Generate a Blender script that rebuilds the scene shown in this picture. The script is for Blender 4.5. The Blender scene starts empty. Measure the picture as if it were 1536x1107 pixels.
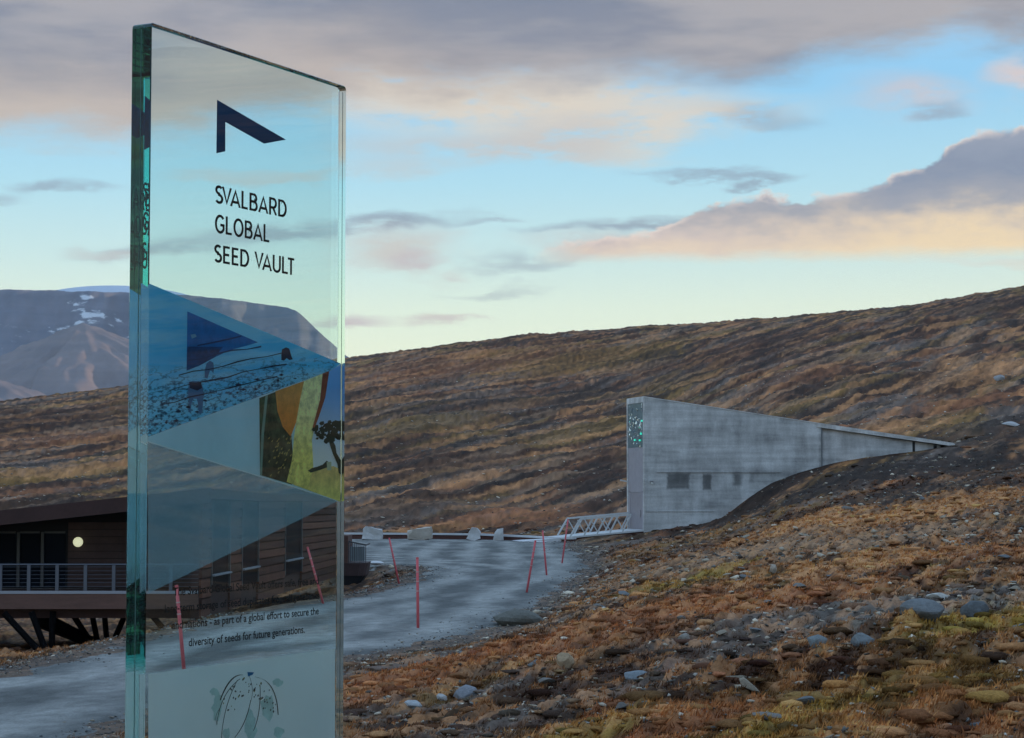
import bpy, bmesh, math, random
import numpy as np
from mathutils import Vector, Matrix, noise as mnoise

random.seed(7)
rng = np.random.default_rng(7)
S = bpy.context.scene
COL = S.collection
R = math.radians

# ------------------------------------------------------------------ camera
F = 3072.0                                   # focal length in photo pixels (1536 wide)
PITCH = math.atan(176.0 / F)
cam_d = bpy.data.cameras.new('camera')
cam_d.sensor_width = 36.0
cam_d.lens = 36.0 * F / 1536.0
cam_d.clip_start = 0.05
cam_d.clip_end = 60000
cam = bpy.data.objects.new('camera', cam_d)
cam.location = (0, 0, 0)
cam.rotation_euler = (R(90) + PITCH, 0, 0)
COL.objects.link(cam)
S.camera = cam
CP, SP = math.cos(PITCH), math.sin(PITCH)

S.render.engine = 'CYCLES'
S.cycles.max_bounces = 16
S.cycles.transmission_bounces = 14
S.cycles.glossy_bounces = 8
S.cycles.diffuse_bounces = 4
S.cycles.transparent_max_bounces = 12
S.cycles.volume_bounces = 1
S.cycles.use_denoising = True
S.view_settings.view_transform = 'Standard'
S.view_settings.look = 'None'
S.view_settings.gamma = 1.0
S.view_settings.exposure = 0.0
S.view_settings.use_curve_mapping = False

SUN_EL, SUN_AZ = R(4.0), R(70)               # azimuth clockwise from +Y (the way we look)


def lin(r, g=None, b=None):
    if g is None:
        r, g, b = r
    f = lambda c: (c / 255 / 12.92) if c / 255 <= 0.04045 else ((c / 255 + 0.055) / 1.055) ** 2.4
    return (f(r), f(g), f(b))


# ------------------------------------------------------------------ node helper
class N:
    def __init__(self, tree):
        self.t = tree

    def new(self, typ, **kw):
        n = self.t.nodes.new(typ)
        for k, v in kw.items():
            setattr(n, k, v)
        return n

    def link(self, a, b):
        self.t.links.new(a, b)

    def put(self, sock, v):
        if isinstance(v, bpy.types.NodeSocket):
            self.link(v, sock)
        elif isinstance(v, (tuple, list)) and len(v) == 3 and sock.type == 'RGBA':
            sock.default_value = (*v, 1)
        else:
            sock.default_value = v

    def m(self, op, a, b=0.0, c=None, clamp=False):
        n = self.new('ShaderNodeMath', operation=op, use_clamp=clamp)
        self.put(n.inputs[0], a)
        self.put(n.inputs[1], b)
        if c is not None:
            self.put(n.inputs[2], c)
        return n.outputs[0]

    def vm(self, op, a, b=(0, 0, 0)):
        n = self.new('ShaderNodeVectorMath', operation=op)
        self.put(n.inputs[0], a)
        self.put(n.inputs[1], b)
        return n.outputs[0]

    def sstep(self, v, a, b, lo=0.0, hi=1.0, kind='SMOOTHSTEP'):
        n = self.new('ShaderNodeMapRange', interpolation_type=kind)
        self.put(n.inputs['Value'], v)
        self.put(n.inputs['From Min'], a)
        self.put(n.inputs['From Max'], b)
        self.put(n.inputs['To Min'], lo)
        self.put(n.inputs['To Max'], hi)
        return n.outputs[0]

    def mix(self, f, a, b, blend='MIX'):
        n = self.new('ShaderNodeMix', data_type='RGBA', blend_type=blend)
        self.put(n.inputs[0], f)
        self.put(n.inputs[6], a)
        self.put(n.inputs[7], b)
        return n.outputs[2]

    def ramp(self, f, stops, interp='LINEAR'):
        n = self.new('ShaderNodeValToRGB')
        n.color_ramp.interpolation = interp
        e = n.color_ramp.elements
        while len(e) < len(stops):
            e.new(0.5)
        for i, (p, c) in enumerate(stops):
            e[i].position = p
            e[i].color = (*c, 1) if not isinstance(c, (int, float)) else (c, c, c, 1)
        self.put(n.inputs[0], f)
        return n.outputs[0]

    def noise(self, vec, scale, detail=4, rough=0.55, dist=0.0, col=False):
        n = self.new('ShaderNodeTexNoise')
        if vec is not None:
            self.link(vec, n.inputs['Vector'])
        n.inputs['Scale'].default_value = scale
        n.inputs['Detail'].default_value = detail
        n.inputs['Roughness'].default_value = rough
        n.inputs['Distortion'].default_value = dist
        return n.outputs[1 if col else 0]

    def comb(self, x, y, z=0.0):
        n = self.new('ShaderNodeCombineXYZ')
        self.put(n.inputs[0], x)
        self.put(n.inputs[1], y)
        self.put(n.inputs[2], z)
        return n.outputs[0]

    def sep(self, v):
        n = self.new('ShaderNodeSeparateXYZ')
        self.link(v, n.inputs[0])
        return n.outputs

    def mapping(self, v, loc=(0, 0, 0), rot=(0, 0, 0), sc=(1, 1, 1), typ='POINT'):
        n = self.new('ShaderNodeMapping', vector_type=typ)
        self.link(v, n.inputs['Vector'])
        if typ != 'NORMAL':
            n.inputs['Location'].default_value = loc
        n.inputs['Rotation'].default_value = rot
        n.inputs['Scale'].default_value = sc
        return n.outputs[0]


# ------------------------------------------------------------------ sky (a function of azimuth and elevation)
W = bpy.data.worlds.new('World')
S.world = W
W.use_nodes = True
W.cycles.sampling_method = 'MANUAL'
W.cycles.sample_map_resolution = 1024
wt = W.node_tree
for n in list(wt.nodes):
    wt.nodes.remove(n)
g = N(wt)
gen = g.new('ShaderNodeTexCoord').outputs['Generated']
gx, gy, gz = g.sep(g.vm('NORMALIZE', gen))
AZ = g.m('MULTIPLY', g.m('ARCTAN2', gx, gy), 57.29578)          # degrees, 0 = the way we look
EL = g.m('MULTIPLY', g.m('ARCSINE', gz), 57.29578)
vae = g.comb(AZ, EL, 0.0)
# noises on the direction itself so that nothing is stretched at the zenith
dirv = g.vm('NORMALIZE', gen)
warp = g.noise(g.mapping(vae, sc=(0.16, 0.55, 1)), 1.0, 3, 0.5, col=True)
warp = g.vm('SUBTRACT', warp, (0.5, 0.5, 0.5))
wx, wy, _ = g.sep(warp)
AZw = g.m('MULTIPLY_ADD', wx, 5.0, AZ)
ELw = g.m('MULTIPLY_ADD', wy, 1.5, EL)
fine = g.noise(g.mapping(vae, sc=(0.38, 1.25, 1)), 1.0, 9, 0.66)      # streaky
fine2 = g.noise(g.mapping(vae, sc=(0.9, 1.5, 1)), 1.0, 9, 0.6)      # billowy
ELf = g.m('ADD', ELw, g.m('MULTIPLY', g.m('SUBTRACT', fine, 0.5), 1.2))

sky = g.ramp(g.m('DIVIDE', EL, 40.0, clamp=True), [
    (0.00, lin(255, 252, 212)), (0.09, lin(244, 253, 222)), (0.125, lin(232, 249, 228)), (0.16, lin(210, 240, 236)),
    (0.21, lin(180, 228, 244)), (0.28, lin(146, 208, 246)), (0.42, (.40, .72, 1.12)), (0.75, (.60, .96, 1.36)), (1.0, (.64, 1.0, 1.42))])
# warmer towards the sun
towards = g.sstep(g.m('ABSOLUTE', g.m('SUBTRACT', AZ, 70.0)), 80.0, 5.0)
low = g.sstep(EL, 16.0, 0.0)
sky = g.mix(g.m('MULTIPLY', g.m('MULTIPLY', towards, low), 0.45), sky, lin(255, 226, 170))
nish = g.new('ShaderNodeTexSky', sky_type='NISHITA')
nish.sun_disc = False
nish.sun_elevation = SUN_EL
nish.sun_rotation = SUN_AZ
nish.altitude = 100
nish.dust_density = 0.6
nish.ozone_density = 2.0
nsk = g.vm('MULTIPLY', nish.outputs[0], (0.30, 0.30, 0.32))
sky = g.mix(g.m('MULTIPLY', g.sstep(EL, 15.0, 45.0), 0.30), sky, nsk)

GREY = lin(146, 143, 162)
GREYB = lin(136, 145, 163)
PINK = lin(210, 197, 186)
CREAM = lin(232, 216, 194)
def ae(px, py):
    return ((px - 768) / 53.6, (729 - py) / 53.6)

# soft streaks: (px, py, half width, half height, tilt, colour, strength)
blobs = [
    (600, 335, 80, 13, 0, GREYB, .80), (440, 343, 130, 12, -2, GREYB, .62), (280, 370, 140, 13, -5, GREYB, .55), (720, 340, 50, 6, 0, GREYB, .40),
    (90, 293, 70, 9, 0, GREYB, .60), (10, 312, 50, 7, 0, GREYB, .35), (330, 262, 110, 9, 0, PINK, .45), (450, 268, 90, 8, 0, PINK, .45),
    (600, 374, 110, 26, 0, PINK, .75), (620, 388, 60, 10, 0, lin(198, 182, 186), .55), (790, 396, 90, 10, 0, GREYB, .45),
    (1040, 259, 95, 8, 3, GREYB, .62), (1130, 268, 60, 7, 0, GREYB, .75),
    (665, 487, 62, 11, 2, lin(204, 190, 186), .75), (535, 483, 50, 11, 0, lin(198, 182, 186), .8), (740, 428, 90, 8, 0, GREYB, .35),
    (1350, 152, 110, 26, 3, lin(214, 200, 200), .70), (1410, 178, 50, 10, 0, GREYB, .5), (1525, 125, 50, 26, 0, lin(222, 206, 202), .9),
    (1150, 188, 75, 16, 8, GREYB, .65), (1030, 200, 170, 26, -8, CREAM, .70), (900, 160, 230, 42, 4, CREAM, .80),
    (620, 130, 330, 62, 8, CREAM, .9), (700, 225, 200, 22, 0, PINK, .62), (830, 205, 150, 26, 0, PINK, .6), (600, 258, 90, 12, 0, PINK, .4),
    (930, 345, 140, 9, -6, GREYB, .72), (960, 372, 150, 13, 0, lin(206, 192, 184), .72), (1500, 398, 120, 9, 0, CREAM, .45),
    (30, 430, 60, 7, 0, PINK, .3), (210, 378, 80, 8, 0, PINK, .35),
]
texv = g.comb(AZw, ELf, 0.0)
brk = g.sstep(fine, 0.26, 0.54)
for (px, py, hw, hh, tilt, c, st) in blobs:
    a, e = ae(px, py)
    mv = g.mapping(texv, loc=(a, e, 0), rot=(0, 0, -R(tilt)), sc=(hw / 53.6 * 1.25, hh / 53.6 * 1.5, 1), typ='TEXTURE')
    ln = g.new('ShaderNodeVectorMath', operation='LENGTH')
    g.link(mv, ln.inputs[0])
    d = g.sstep(ln.outputs['Value'], 1.15, 0.1)
    d = g.m('MULTIPLY', g.m('MULTIPLY', d, brk), st)
    sky = g.mix(d, sky, c)

# high bank: everything above a wavy lower edge
nrm = g.m('DIVIDE', g.m('ADD', AZ, 30.0), 60.0, clamp=True)
def edge(pts):
    return g.m('MULTIPLY', g.ramp(nrm, [((ae(px, 0)[0] + 30) / 60, ae(0, py)[1] / 20) for px, py in pts], 'LINEAR'), 20.0)
eb = edge([(-800, 250), (0, 212), (190, 205), (420, 170), (560, 118), (800, 128), (1100, 122), (1290, 84), (1420, 62), (1536, 72), (2300, 100)])
dd = g.m('SUBTRACT', g.m('ADD', ELw, g.m('MULTIPLY', g.m('SUBTRACT', fine, 0.5), 1.6)), eb)
dens = g.sstep(dd, -0.75, 0.55)
hole = g.noise(g.mapping(dirv, sc=(1, 1, 2.4)), 2.2, 5, 0.5)
openv = g.sstep(EL, 14.5, 24.0)
dens = g.m('MULTIPLY', dens, g.m('SUBTRACT', 1.0, g.m('MULTIPLY', openv, g.sstep(hole, 0.34, 0.50))))
mott = g.noise(g.mapping(vae, sc=(0.10, 0.42, 1)), 1.0, 5, 0.55)
leftness = g.sstep(AZ, 2.0, -12.0)
bankc = g.mix(g.sstep(mott, 0.38, 0.60), lin(124, 129, 147), lin(170, 165, 168))
bankc = g.mix(g.sstep(EL, 16.0, 30.0), bankc, lin(218, 224, 242))
bankc = g.mix(g.m('MULTIPLY', g.sstep(dd, 2.9, 0.1), g.m('MULTIPLY_ADD', leftness, 0.6, 0.15)), bankc, lin(216, 197, 178))
sky = g.mix(g.m('MULTIPLY', dens, 0.95), sky, bankc)

# the long cumulus on the right
et = edge([(-800, 520), (700, 500), (815, 366), (900, 352), (985, 345), (1015, 330), (1050, 306), (1100, 300), (1150, 292), (1170, 300), (1215, 297),
           (1270, 291), (1330, 272), (1385, 252), (1420, 226), (1470, 207), (1536, 203), (1700, 190), (1900, 215), (2300, 330)])
ebot = edge([(-800, 386), (800, 386), (1536, 386), (2300, 392)])
bil = g.m('MULTIPLY', g.m('SUBTRACT', fine2, 0.5), 1.1)
top = g.m('SUBTRACT', g.m('ADD', et, bil), EL)
bot = g.m('SUBTRACT', g.m('ADD', EL, g.m('MULTIPLY', g.m('SUBTRACT', fine, 0.5), 0.5)), ebot)
dens = g.m('MULTIPLY', g.sstep(top, 0.0, 0.20), g.sstep(bot, -0.28, 0.22))
dens = g.m('MULTIPLY', dens, g.sstep(AZ, 0.2, 2.2))
dens = g.m('MULTIPLY', dens, g.sstep(AZ, 32.0, 24.0))
hgt = g.m('ADD', bot, g.m('MULTIPLY', g.m('SUBTRACT', fine2, 0.5), 1.0))
mott2 = g.noise(g.mapping(vae, sc=(.35, .9, 1)), 1.0, 6, 0.6)
hgt = g.m('ADD', hgt, g.m('MULTIPLY', g.m('SUBTRACT', mott2, .5), 2.2))
cumc = g.ramp(g.m('DIVIDE', hgt, 3.4, clamp=True), [(0.0, lin(236, 214, 188)), (0.16, lin(214, 196, 186)), (0.38, lin(166, 164, 170)), (0.7, lin(134, 143, 164)), (1.0, lin(156, 162, 178))])
warm = g.m('MULTIPLY', g.sstep(AZ, 3.0, 14.0), g.sstep(hgt, 1.6, 0.2))
cumc = g.mix(g.m('MULTIPLY', warm, 0.8), cumc, lin(255, 226, 172))
rim = g.m('MULTIPLY', g.sstep(top, 0.38, 0.0), g.sstep(fine2, 0.42, 0.54))
cumc = g.mix(rim, cumc, lin(246, 228, 214))
sky = g.mix(g.m('MULTIPLY', dens, 0.96), sky, cumc)

# below the horizon: dim ground haze
sky = g.mix(g.sstep(EL, -0.3, -3.0), sky, lin(92, 96, 104))
sky10 = g.vm('MULTIPLY', sky, (10.0, 10.0, 10.0))
bg = g.new('ShaderNodeBackground')
g.link(sky10, bg.inputs[0])
bg.inputs[1].default_value = 0.10
out = g.new('ShaderNodeOutputWorld')
g.link(bg.outputs[0], out.inputs[0])

# ------------------------------------------------------------------ sun (already behind the ridge for the near ground)
sl = bpy.data.lights.new('sun', 'SUN')
sl.energy = 5.0
sl.angle = R(0.6)
sl.color = (1.0, 0.66, 0.42)
sun = bpy.data.objects.new('sun', sl)
sdir = Vector((math.sin(SUN_AZ) * math.cos(SUN_EL), math.cos(SUN_AZ) * math.cos(SUN_EL), math.sin(SUN_EL)))
sun.rotation_euler = sdir.to_track_quat('Z', 'Y').to_euler()
COL.objects.link(sun)


# ================================================================== helpers
def ray(px, py):
    a, b = (px - 768) / F, (553.5 - py) / F
    return Vector((a, CP - b * SP, SP + b * CP))


def P(px, py, d):
    v = ray(px, py)
    return v * (d / v.y)


def tagit(o, label=None, cat=None, group=None, kind=None):
    if label: o['label'] = label
    if cat: o['category'] = cat
    if group: o['group'] = group
    if kind: o['kind'] = kind
    return o


def thing(name, loc, rotz, label, cat, group=None):
    o = bpy.data.objects.new(name, None)
    o.location = loc
    o.rotation_euler = (0, 0, rotz)
    COL.objects.link(o)
    return tagit(o, label, cat, group)


def link_mesh(name, me, m=None, parent=None, smooth=False):
    o = bpy.data.objects.new(name, me)
    if m is not None and not me.materials:
        me.materials.append(m)
    COL.objects.link(o)
    if parent: o.parent = parent
    if smooth:
        me.polygons.foreach_set('use_smooth', [True] * len(me.polygons))
    return o


class MB:
    """collects shapes into one mesh"""
    def __init__(s):
        s.v, s.f = [], []

    def add(s, vs, fs):
        b = len(s.v)
        s.v += [tuple(v) for v in vs]
        s.f += [tuple(i + b for i in f) for f in fs]
        return s

    def box(s, x0, x1, y0, y1, z0, z1):
        return s.add([(x0, y0, z0), (x1, y0, z0), (x1, y1, z0), (x0, y1, z0), (x0, y0, z1), (x1, y0, z1), (x1, y1, z1), (x0, y1, z1)],
                     [(0, 3, 2, 1), (4, 5, 6, 7), (0, 1, 5, 4), (1, 2, 6, 5), (2, 3, 7, 6), (3, 0, 4, 7)])

    def bar(s, a, b, w, h=None, up=(0, 0, 1)):
        a, b = Vector(a), Vector(b)
        h = h or w
        d = (b - a).normalized()
        u = Vector(up)
        if abs(d.dot(u)) > 0.99: u = Vector((0, 1, 0))
        r = d.cross(u).normalized() * (w / 2)
        q = r.cross(d).normalized() * (h / 2)
        vs = [a - r - q, a + r - q, a + r + q, a - r + q, b - r - q, b + r - q, b + r + q, b - r + q]
        return s.add(vs, [(0, 1, 2, 3), (7, 6, 5, 4), (0, 4, 5, 1), (1, 5, 6, 2), (2, 6, 7, 3), (3, 7, 4, 0)])

    def tube(s, pts, rad, n=8):
        pts = [Vector(p) for p in pts]
        rs = rad if isinstance(rad, (list, tuple)) else [rad] * len(pts)
        vs, fs = [], []
        for i, p in enumerate(pts):
            d = (pts[min(i + 1, len(pts) - 1)] - pts[max(i - 1, 0)]).normalized()
            u = Vector((0, 0, 1)) if abs(d.z) < 0.9 else Vector((1, 0, 0))
            r = d.cross(u).normalized()
            q = r.cross(d)
            for k in range(n):
                a = 2 * math.pi * k / n
                vs.append(p + (r * math.cos(a) + q * math.sin(a)) * rs[i])
        for i in range(len(pts) - 1):
            for k in range(n):
                k2 = (k + 1) % n
                fs.append((i * n + k, i * n + k2, (i + 1) * n + k2, (i + 1) * n + k))
        fs.append(tuple(range(n))[::-1])
        fs.append(tuple((len(pts) - 1) * n + k for k in range(n)))
        return s.add(vs, fs)

    def poly(s, pts):
        return s.add(pts, [tuple(range(len(pts)))])

    def prism(s, a, b):
        """two matching outlines joined by sides"""
        n = len(a)
        fs = [tuple(range(n))[::-1], tuple(range(n, 2 * n))]
        for k in range(n):
            k2 = (k + 1) % n
            fs.append((k, k2, n + k2, n + k))
        return s.add(list(a) + list(b), fs)

    def build(s, name, m, parent=None, smooth=False, bevel=0):
        me = bpy.data.meshes.new(name)
        me.from_pydata(s.v, [], s.f)
        bm = bmesh.new()
        bm.from_mesh(me)
        bmesh.ops.recalc_face_normals(bm, faces=bm.faces)
        if bevel:
            bmesh.ops.bevel(bm, geom=bm.edges[:], offset=bevel, segments=2, affect='EDGES', profile=0.5)
        bm.to_mesh(me)
        bm.free()
        return link_mesh(name, me, m, parent, smooth)


def material(name, col, rough=0.7, metal=0.0, var=0.0, vscale=3.0, bump=0.0, bscale=20.0, spec=0.4, stretch=(1, 1, 1), emit=None):
    m = bpy.data.materials.new(name)
    m.use_nodes = True
    n = N(m.node_tree)
    b = m.node_tree.nodes['Principled BSDF']
    b.inputs['Roughness'].default_value = rough
    b.inputs['Metallic'].default_value = metal
    b.inputs['Specular IOR Level'].default_value = spec
    co = n.new('ShaderNodeTexCoord').outputs['Object']
    co = n.mapping(co, sc=stretch)
    if var:
        f = n.noise(co, vscale, 6, 0.62)
        f2 = n.noise(co, vscale * 7, 4, 0.6)
        f = n.m('ADD', n.m('MULTIPLY', f, 0.65), n.m('MULTIPLY', f2, 0.35))
        k = n.sstep(f, 0.3, 0.7, 1 - var, 1 + var, 'LINEAR')
        n.link(n.vm('SCALE', col) if False else _scale(n, col, k), b.inputs['Base Color'])
    else:
        b.inputs['Base Color'].default_value = (*col, 1)
    if bump:
        bp = n.new('ShaderNodeBump')
        bp.inputs['Strength'].default_value = 0.6
        bp.inputs['Distance'].default_value = bump
        n.link(n.noise(co, bscale, 5, 0.6), bp.inputs['Height'])
        n.link(bp.outputs[0], b.inputs['Normal'])
    if emit:
        b.inputs['Emission Color'].default_value = (*emit[0], 1)
        b.inputs['Emission Strength'].default_value = emit[1]
    return m


def _scale(n, col, k):
    v = n.new('ShaderNodeVectorMath', operation='SCALE')
    n.put(v.inputs[0], col)
    n.link(k, v.inputs['Scale'])
    return v.outputs[0]


# ------------------------------------------------------------------ numpy noise
_perm = np.random.default_rng(11).permutation(4096).astype(np.int64)
_ang = np.random.default_rng(12).random(4096) * 2 * np.pi
_gx, _gy = np.cos(_ang), np.sin(_ang)


def perlin(x, y, seed=0):
    xi, yi = np.floor(x).astype(np.int64), np.floor(y).astype(np.int64)
    xf, yf = x - xi, y - yi
    u, v = xf * xf * xf * (xf * (xf * 6 - 15) + 10), yf * yf * yf * (yf * (yf * 6 - 15) + 10)

    def gr(ix, iy, fx, fy):
        h = _perm[(_perm[(ix + seed * 131) & 4095] + iy) & 4095]
        return _gx[h] * fx + _gy[h] * fy
    a, b = gr(xi, yi, xf, yf), gr(xi + 1, yi, xf - 1, yf)
    c, d = gr(xi, yi + 1, xf, yf - 1), gr(xi + 1, yi + 1, xf - 1, yf - 1)
    return ((a + (b - a) * u) + ((c + (d - c) * u) - (a + (b - a) * u)) * v) * 1.5


def fbm(x, y, octs=4, seed=0, gain=0.5):
    r, a, f = 0, 1.0, 1.0
    for o in range(octs):
        r = r + a * perlin(x * f + o * 17.3, y * f - o * 9.1, seed + o)
        a *= gain
        f *= 2.03
    return r


def ss(v, a, b):
    t = np.clip((v - a) / (b - a), 0, 1)
    return t * t * (3 - 2 * t)


# ================================================================== ground shape
def T(py):
    v = ray(768, py)
    return v.z / v.y

CTRL = []
def cp(px, pairs):
    """column px of the photo: (row, distance) pairs give points of the hillside"""
    for py, d in pairs:
        CTRL.append((px, d, T(py)))
def cz(px, pairs):
    for z, d in pairs:
        CTRL.append((px, d, z / d))

for px in (-9000, -6000, -3500, -1500, -400, 300, 900, 1500, 2200, 3500, 6000, 9000):
    cz(px, [(-1.65, 0.6), (-1.66, 1.5), (-1.7, 3.5)])
for px in (-400, 0, 300, 600, 900, 1200, 1536, 2000):
    cz(px, [(-1.85, 8)])
cz(0, [(-2.35, 14), (-3.2, 24), (-3.9, 31), (-3.9, 42)])
cz(-500, [(-2.4, 14), (-3.3, 24), (-3.9, 32), (-4.0, 50), (-6, 70), (-8, 110), (-3, 190)])
cp(-500, [(650, 380), (660, 620)])
cz(200, [(-2.35, 14), (-3.1, 24), (-3.9, 34), (-3.9, 50)])
cp(0, [(990, 50), (983, 62), (950, 80), (900, 120), (770, 190), (700, 270), (640, 350), (608, 420), (612, 560), (618, 750)])
cp(60, [(984, 60), (978, 68.5)])
cp(150, [(966, 70), (962, 78)])
cp(190, [(585, 440), (590, 580), (600, 760)])
cp(240, [(958, 56), (950, 75), (900, 115), (770, 185), (700, 260), (640, 350)])
cp(360, [(928, 63), (925, 80), (890, 110), (800, 160), (700, 240), (630, 350), (562, 460), (566, 600), (576, 780)])
cp(520, [(1107, 29), (1040, 38), (985, 47), (893, 73), (905, 80), (880, 98)])
cp(520, [(808, 152), (797, 163), (770, 182), (700, 235), (600, 350), (541, 480), (545, 620), (556, 800)])
cp(650, [(1107, 28), (1020, 39), (970, 50), (855, 95)])
cp(740, [(1107, 26), (1000, 40), (940, 58), (880, 80)])
cp(800, [(1107, 25), (960, 46), (905, 68), (850, 99), (812, 146), (798, 160), (775, 180), (700, 230), (600, 345), (507, 510), (511, 650), (520, 820)])
cp(880, [(1107, 23.5), (980, 39), (900, 62), (856, 88), (825, 118)])
cp(968, [(1107, 22), (980, 36), (900, 54), (850, 80), (822, 110), (799, 147), (797, 149), (780, 160), (740, 185), (680, 240), (600, 335), (550, 410), (494, 530), (498, 680), (508, 850)])
cp(1030, [(790, 146), (788, 150)])
cp(1080, [(1107, 21), (950, 38), (870, 62), (820, 96), (790, 130), (779, 147), (778, 150)])
cp(1110, [(775, 142), (757, 149), (755, 151)])
cp(1150, [(755, 140), (730, 149), (728, 151)])
cp(1200, [(1107, 20), (1000, 29), (940, 37), (860, 56), (800, 84), (760, 115), (725, 142), (709, 150), (707, 152), (690, 165), (640, 215), (560, 310), (510, 410), (476, 550), (480, 700), (490, 880)])
cp(1320, [(700, 142), (684, 152), (682, 154)])
cp(1400, [(1107, 19), (940, 34), (850, 53), (780, 82), (730, 115), (690, 143), (671, 154), (660, 165), (600, 240), (530, 340), (455, 570), (460, 720), (470, 900)])
cp(1536, [(1107, 18), (950, 32), (850, 49), (770, 78), (729, 104), (660, 150), (600, 210), (540, 290), (480, 410), (432, 580), (437, 730), (447, 900)])
cp(2000, [(1107, 16), (900, 32), (780, 60), (680, 110), (560, 200), (440, 380), (370, 600), (380, 900)])
for px in (2800, 4200, 6000):
    cz(px, [(-1.5, 8), (-1.2, 16), (0.5, 32), (5, 60), (16, 110), (38, 200), (78, 380), (95, 600), (90, 900)])
cz(8500, [(-1.8, 8), (-2, 16), (-2, 32), (-2, 60), (0, 110), (4, 200), (10, 380), (10, 600), (0, 900)])
cz(10400, [(-1.8, 8), (-2.2, 16), (-3, 32), (-6, 110), (-10, 380), (-30, 900)])
cz(-8864, [(-1.8, 8), (-2.2, 16), (-3, 32), (-6, 110), (-10, 380), (-30, 900)])
cz(-5500, [(-2, 8), (-2.6, 16), (-4, 32), (-8, 60), (-14, 110), (-45, 380), (-90, 900)])
cz(-2500, [(-2, 8), (-2.6, 16), (-4, 32), (-7, 60), (-10, 110), (-20, 380), (-60, 900)])
cz(-1200, [(-2, 8), (-2.5, 16), (-3.8, 32), (-6, 60), (-9, 110), (0, 250), (10, 420), (-20, 900)])

C = np.array(CTRL)
def _feat(px, d):
    return np.stack([np.where(np.abs(px - 768) < 1100, px, 768 + np.sign(px - 768) * (1100 + (np.abs(px - 768) - 1100) * 0.45)) / 330.0, np.log(d) * 2.6], -1)
_cf = _feat(C[:, 0], C[:, 1])
_cv = C[:, 2] + 1.65 / C[:, 1]
def _tps(a, b):
    d2 = (a[:, None, 0] - b[None, :, 0]) ** 2 + (a[:, None, 1] - b[None, :, 1]) ** 2
    return 0.5 * d2 * np.log(d2 + 1e-9)
n_ = len(C)
K = _tps(_cf, _cf) + np.eye(n_) * 2e-3
Pm = np.concatenate([np.ones((n_, 1)), _cf], 1)
A = np.block([[K, Pm], [Pm.T, np.zeros((3, 3))]])
_w = np.linalg.solve(A, np.concatenate([_cv, np.zeros(3)]))

def base_height(x, y):
    x, y = np.asarray(x, float), np.asarray(y, float)
    shp = x.shape
    x, y = x.ravel(), y.ravel()
    az = np.degrees(np.arctan2(x, y))
    az = np.where(np.abs(az) < 20, np.degrees(np.tan(np.radians(az))), az)   # matches photo columns near the front
    px = 768 + 53.6165 * az
    r = np.hypot(x, y)
    front = np.abs(az) < 20
    d = np.clip(np.where(front, y, r), 0.5, 1000)
    out_ = np.empty(len(x))
    for i in range(0, len(x), 20000):
        sl_ = slice(i, i + 20000)
        f = _feat(px[sl_], d[sl_])
        gk = _tps(f, _cf) @ _w[:n_] + _w[n_] + f @ _w[n_ + 1:]
        out_[sl_] = (gk - 1.65 / d[sl_]) * d[sl_]
    return out_.reshape(shp)

ROADZ = -3.9
def road_pt(px, py):
    v = ray(px, py)
    k = ROADZ / v.z
    return (v.x * k, v.y * k)
left_edge = [(-420, 1048), (-200, 1035), (0, 1010), (100, 984), (190, 957), (260, 942), (340, 922), (430, 906), (500, 896), (560, 885), (612, 868), (640, 857), (636, 850), (600, 847), (556, 846.5), (480, 845), (380, 842), (200, 836)]
far_edge = [(100, 812), (200, 808.5), (523, 807.5), (700, 808), (800, 809), (852, 812)]
right_edge = [(862, 822), (885, 838), (886, 850), (872, 865), (838, 890), (800, 914), (772, 930), (735, 948), (690, 960), (640, 970), (580, 976), (520, 986), (430, 1008), (350, 1030), (190, 1079), (100, 1108), (-50, 1165), (-400, 1250)]
ROAD = np.array([road_pt(*p) for p in left_edge + far_edge + right_edge])

def road_sd(x, y):
    """signed distance to the road outline, negative inside"""
    x, y = np.asarray(x, float), np.asarray(y, float)
    best = np.full(x.shape, 1e9)
    inside = np.zeros(x.shape, bool)
    n = len(ROAD)
    for i in range(n):
        ax, ay = ROAD[i]
        bx, by = ROAD[(i + 1) % n]
        dx, dy = bx - ax, by - ay
        t = np.clip(((x - ax) * dx + (y - ay) * dy) / (dx * dx + dy * dy), 0, 1)
        best = np.minimum(best, np.hypot(x - ax - t * dx, y - ay - t * dy))
        cr = (ay > y) != (by > y)
        with np.errstate(divide='ignore', invalid='ignore'):
            xi = (bx - ax) * (y - ay) / (by - ay + 1e-12) + ax
        inside ^= cr & (x < xi)
    return np.where(inside, -best, best)

# vault placement (needed to keep the ground clean along its wall)
VD = 148.0
PHI = R(13)
V0 = P(968, 797, VD)
SX, SY = math.cos(PHI), math.sin(PHI)
CS, CN = 0.400, 0.9165                         # downhill streak direction: (CS, CN)
def st(x, y):
    return x * CS + y * CN, x * CN - y * CS

def hummock(s, t):
    return fbm(s / 2.2, t / .6, 3, 131)

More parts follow.
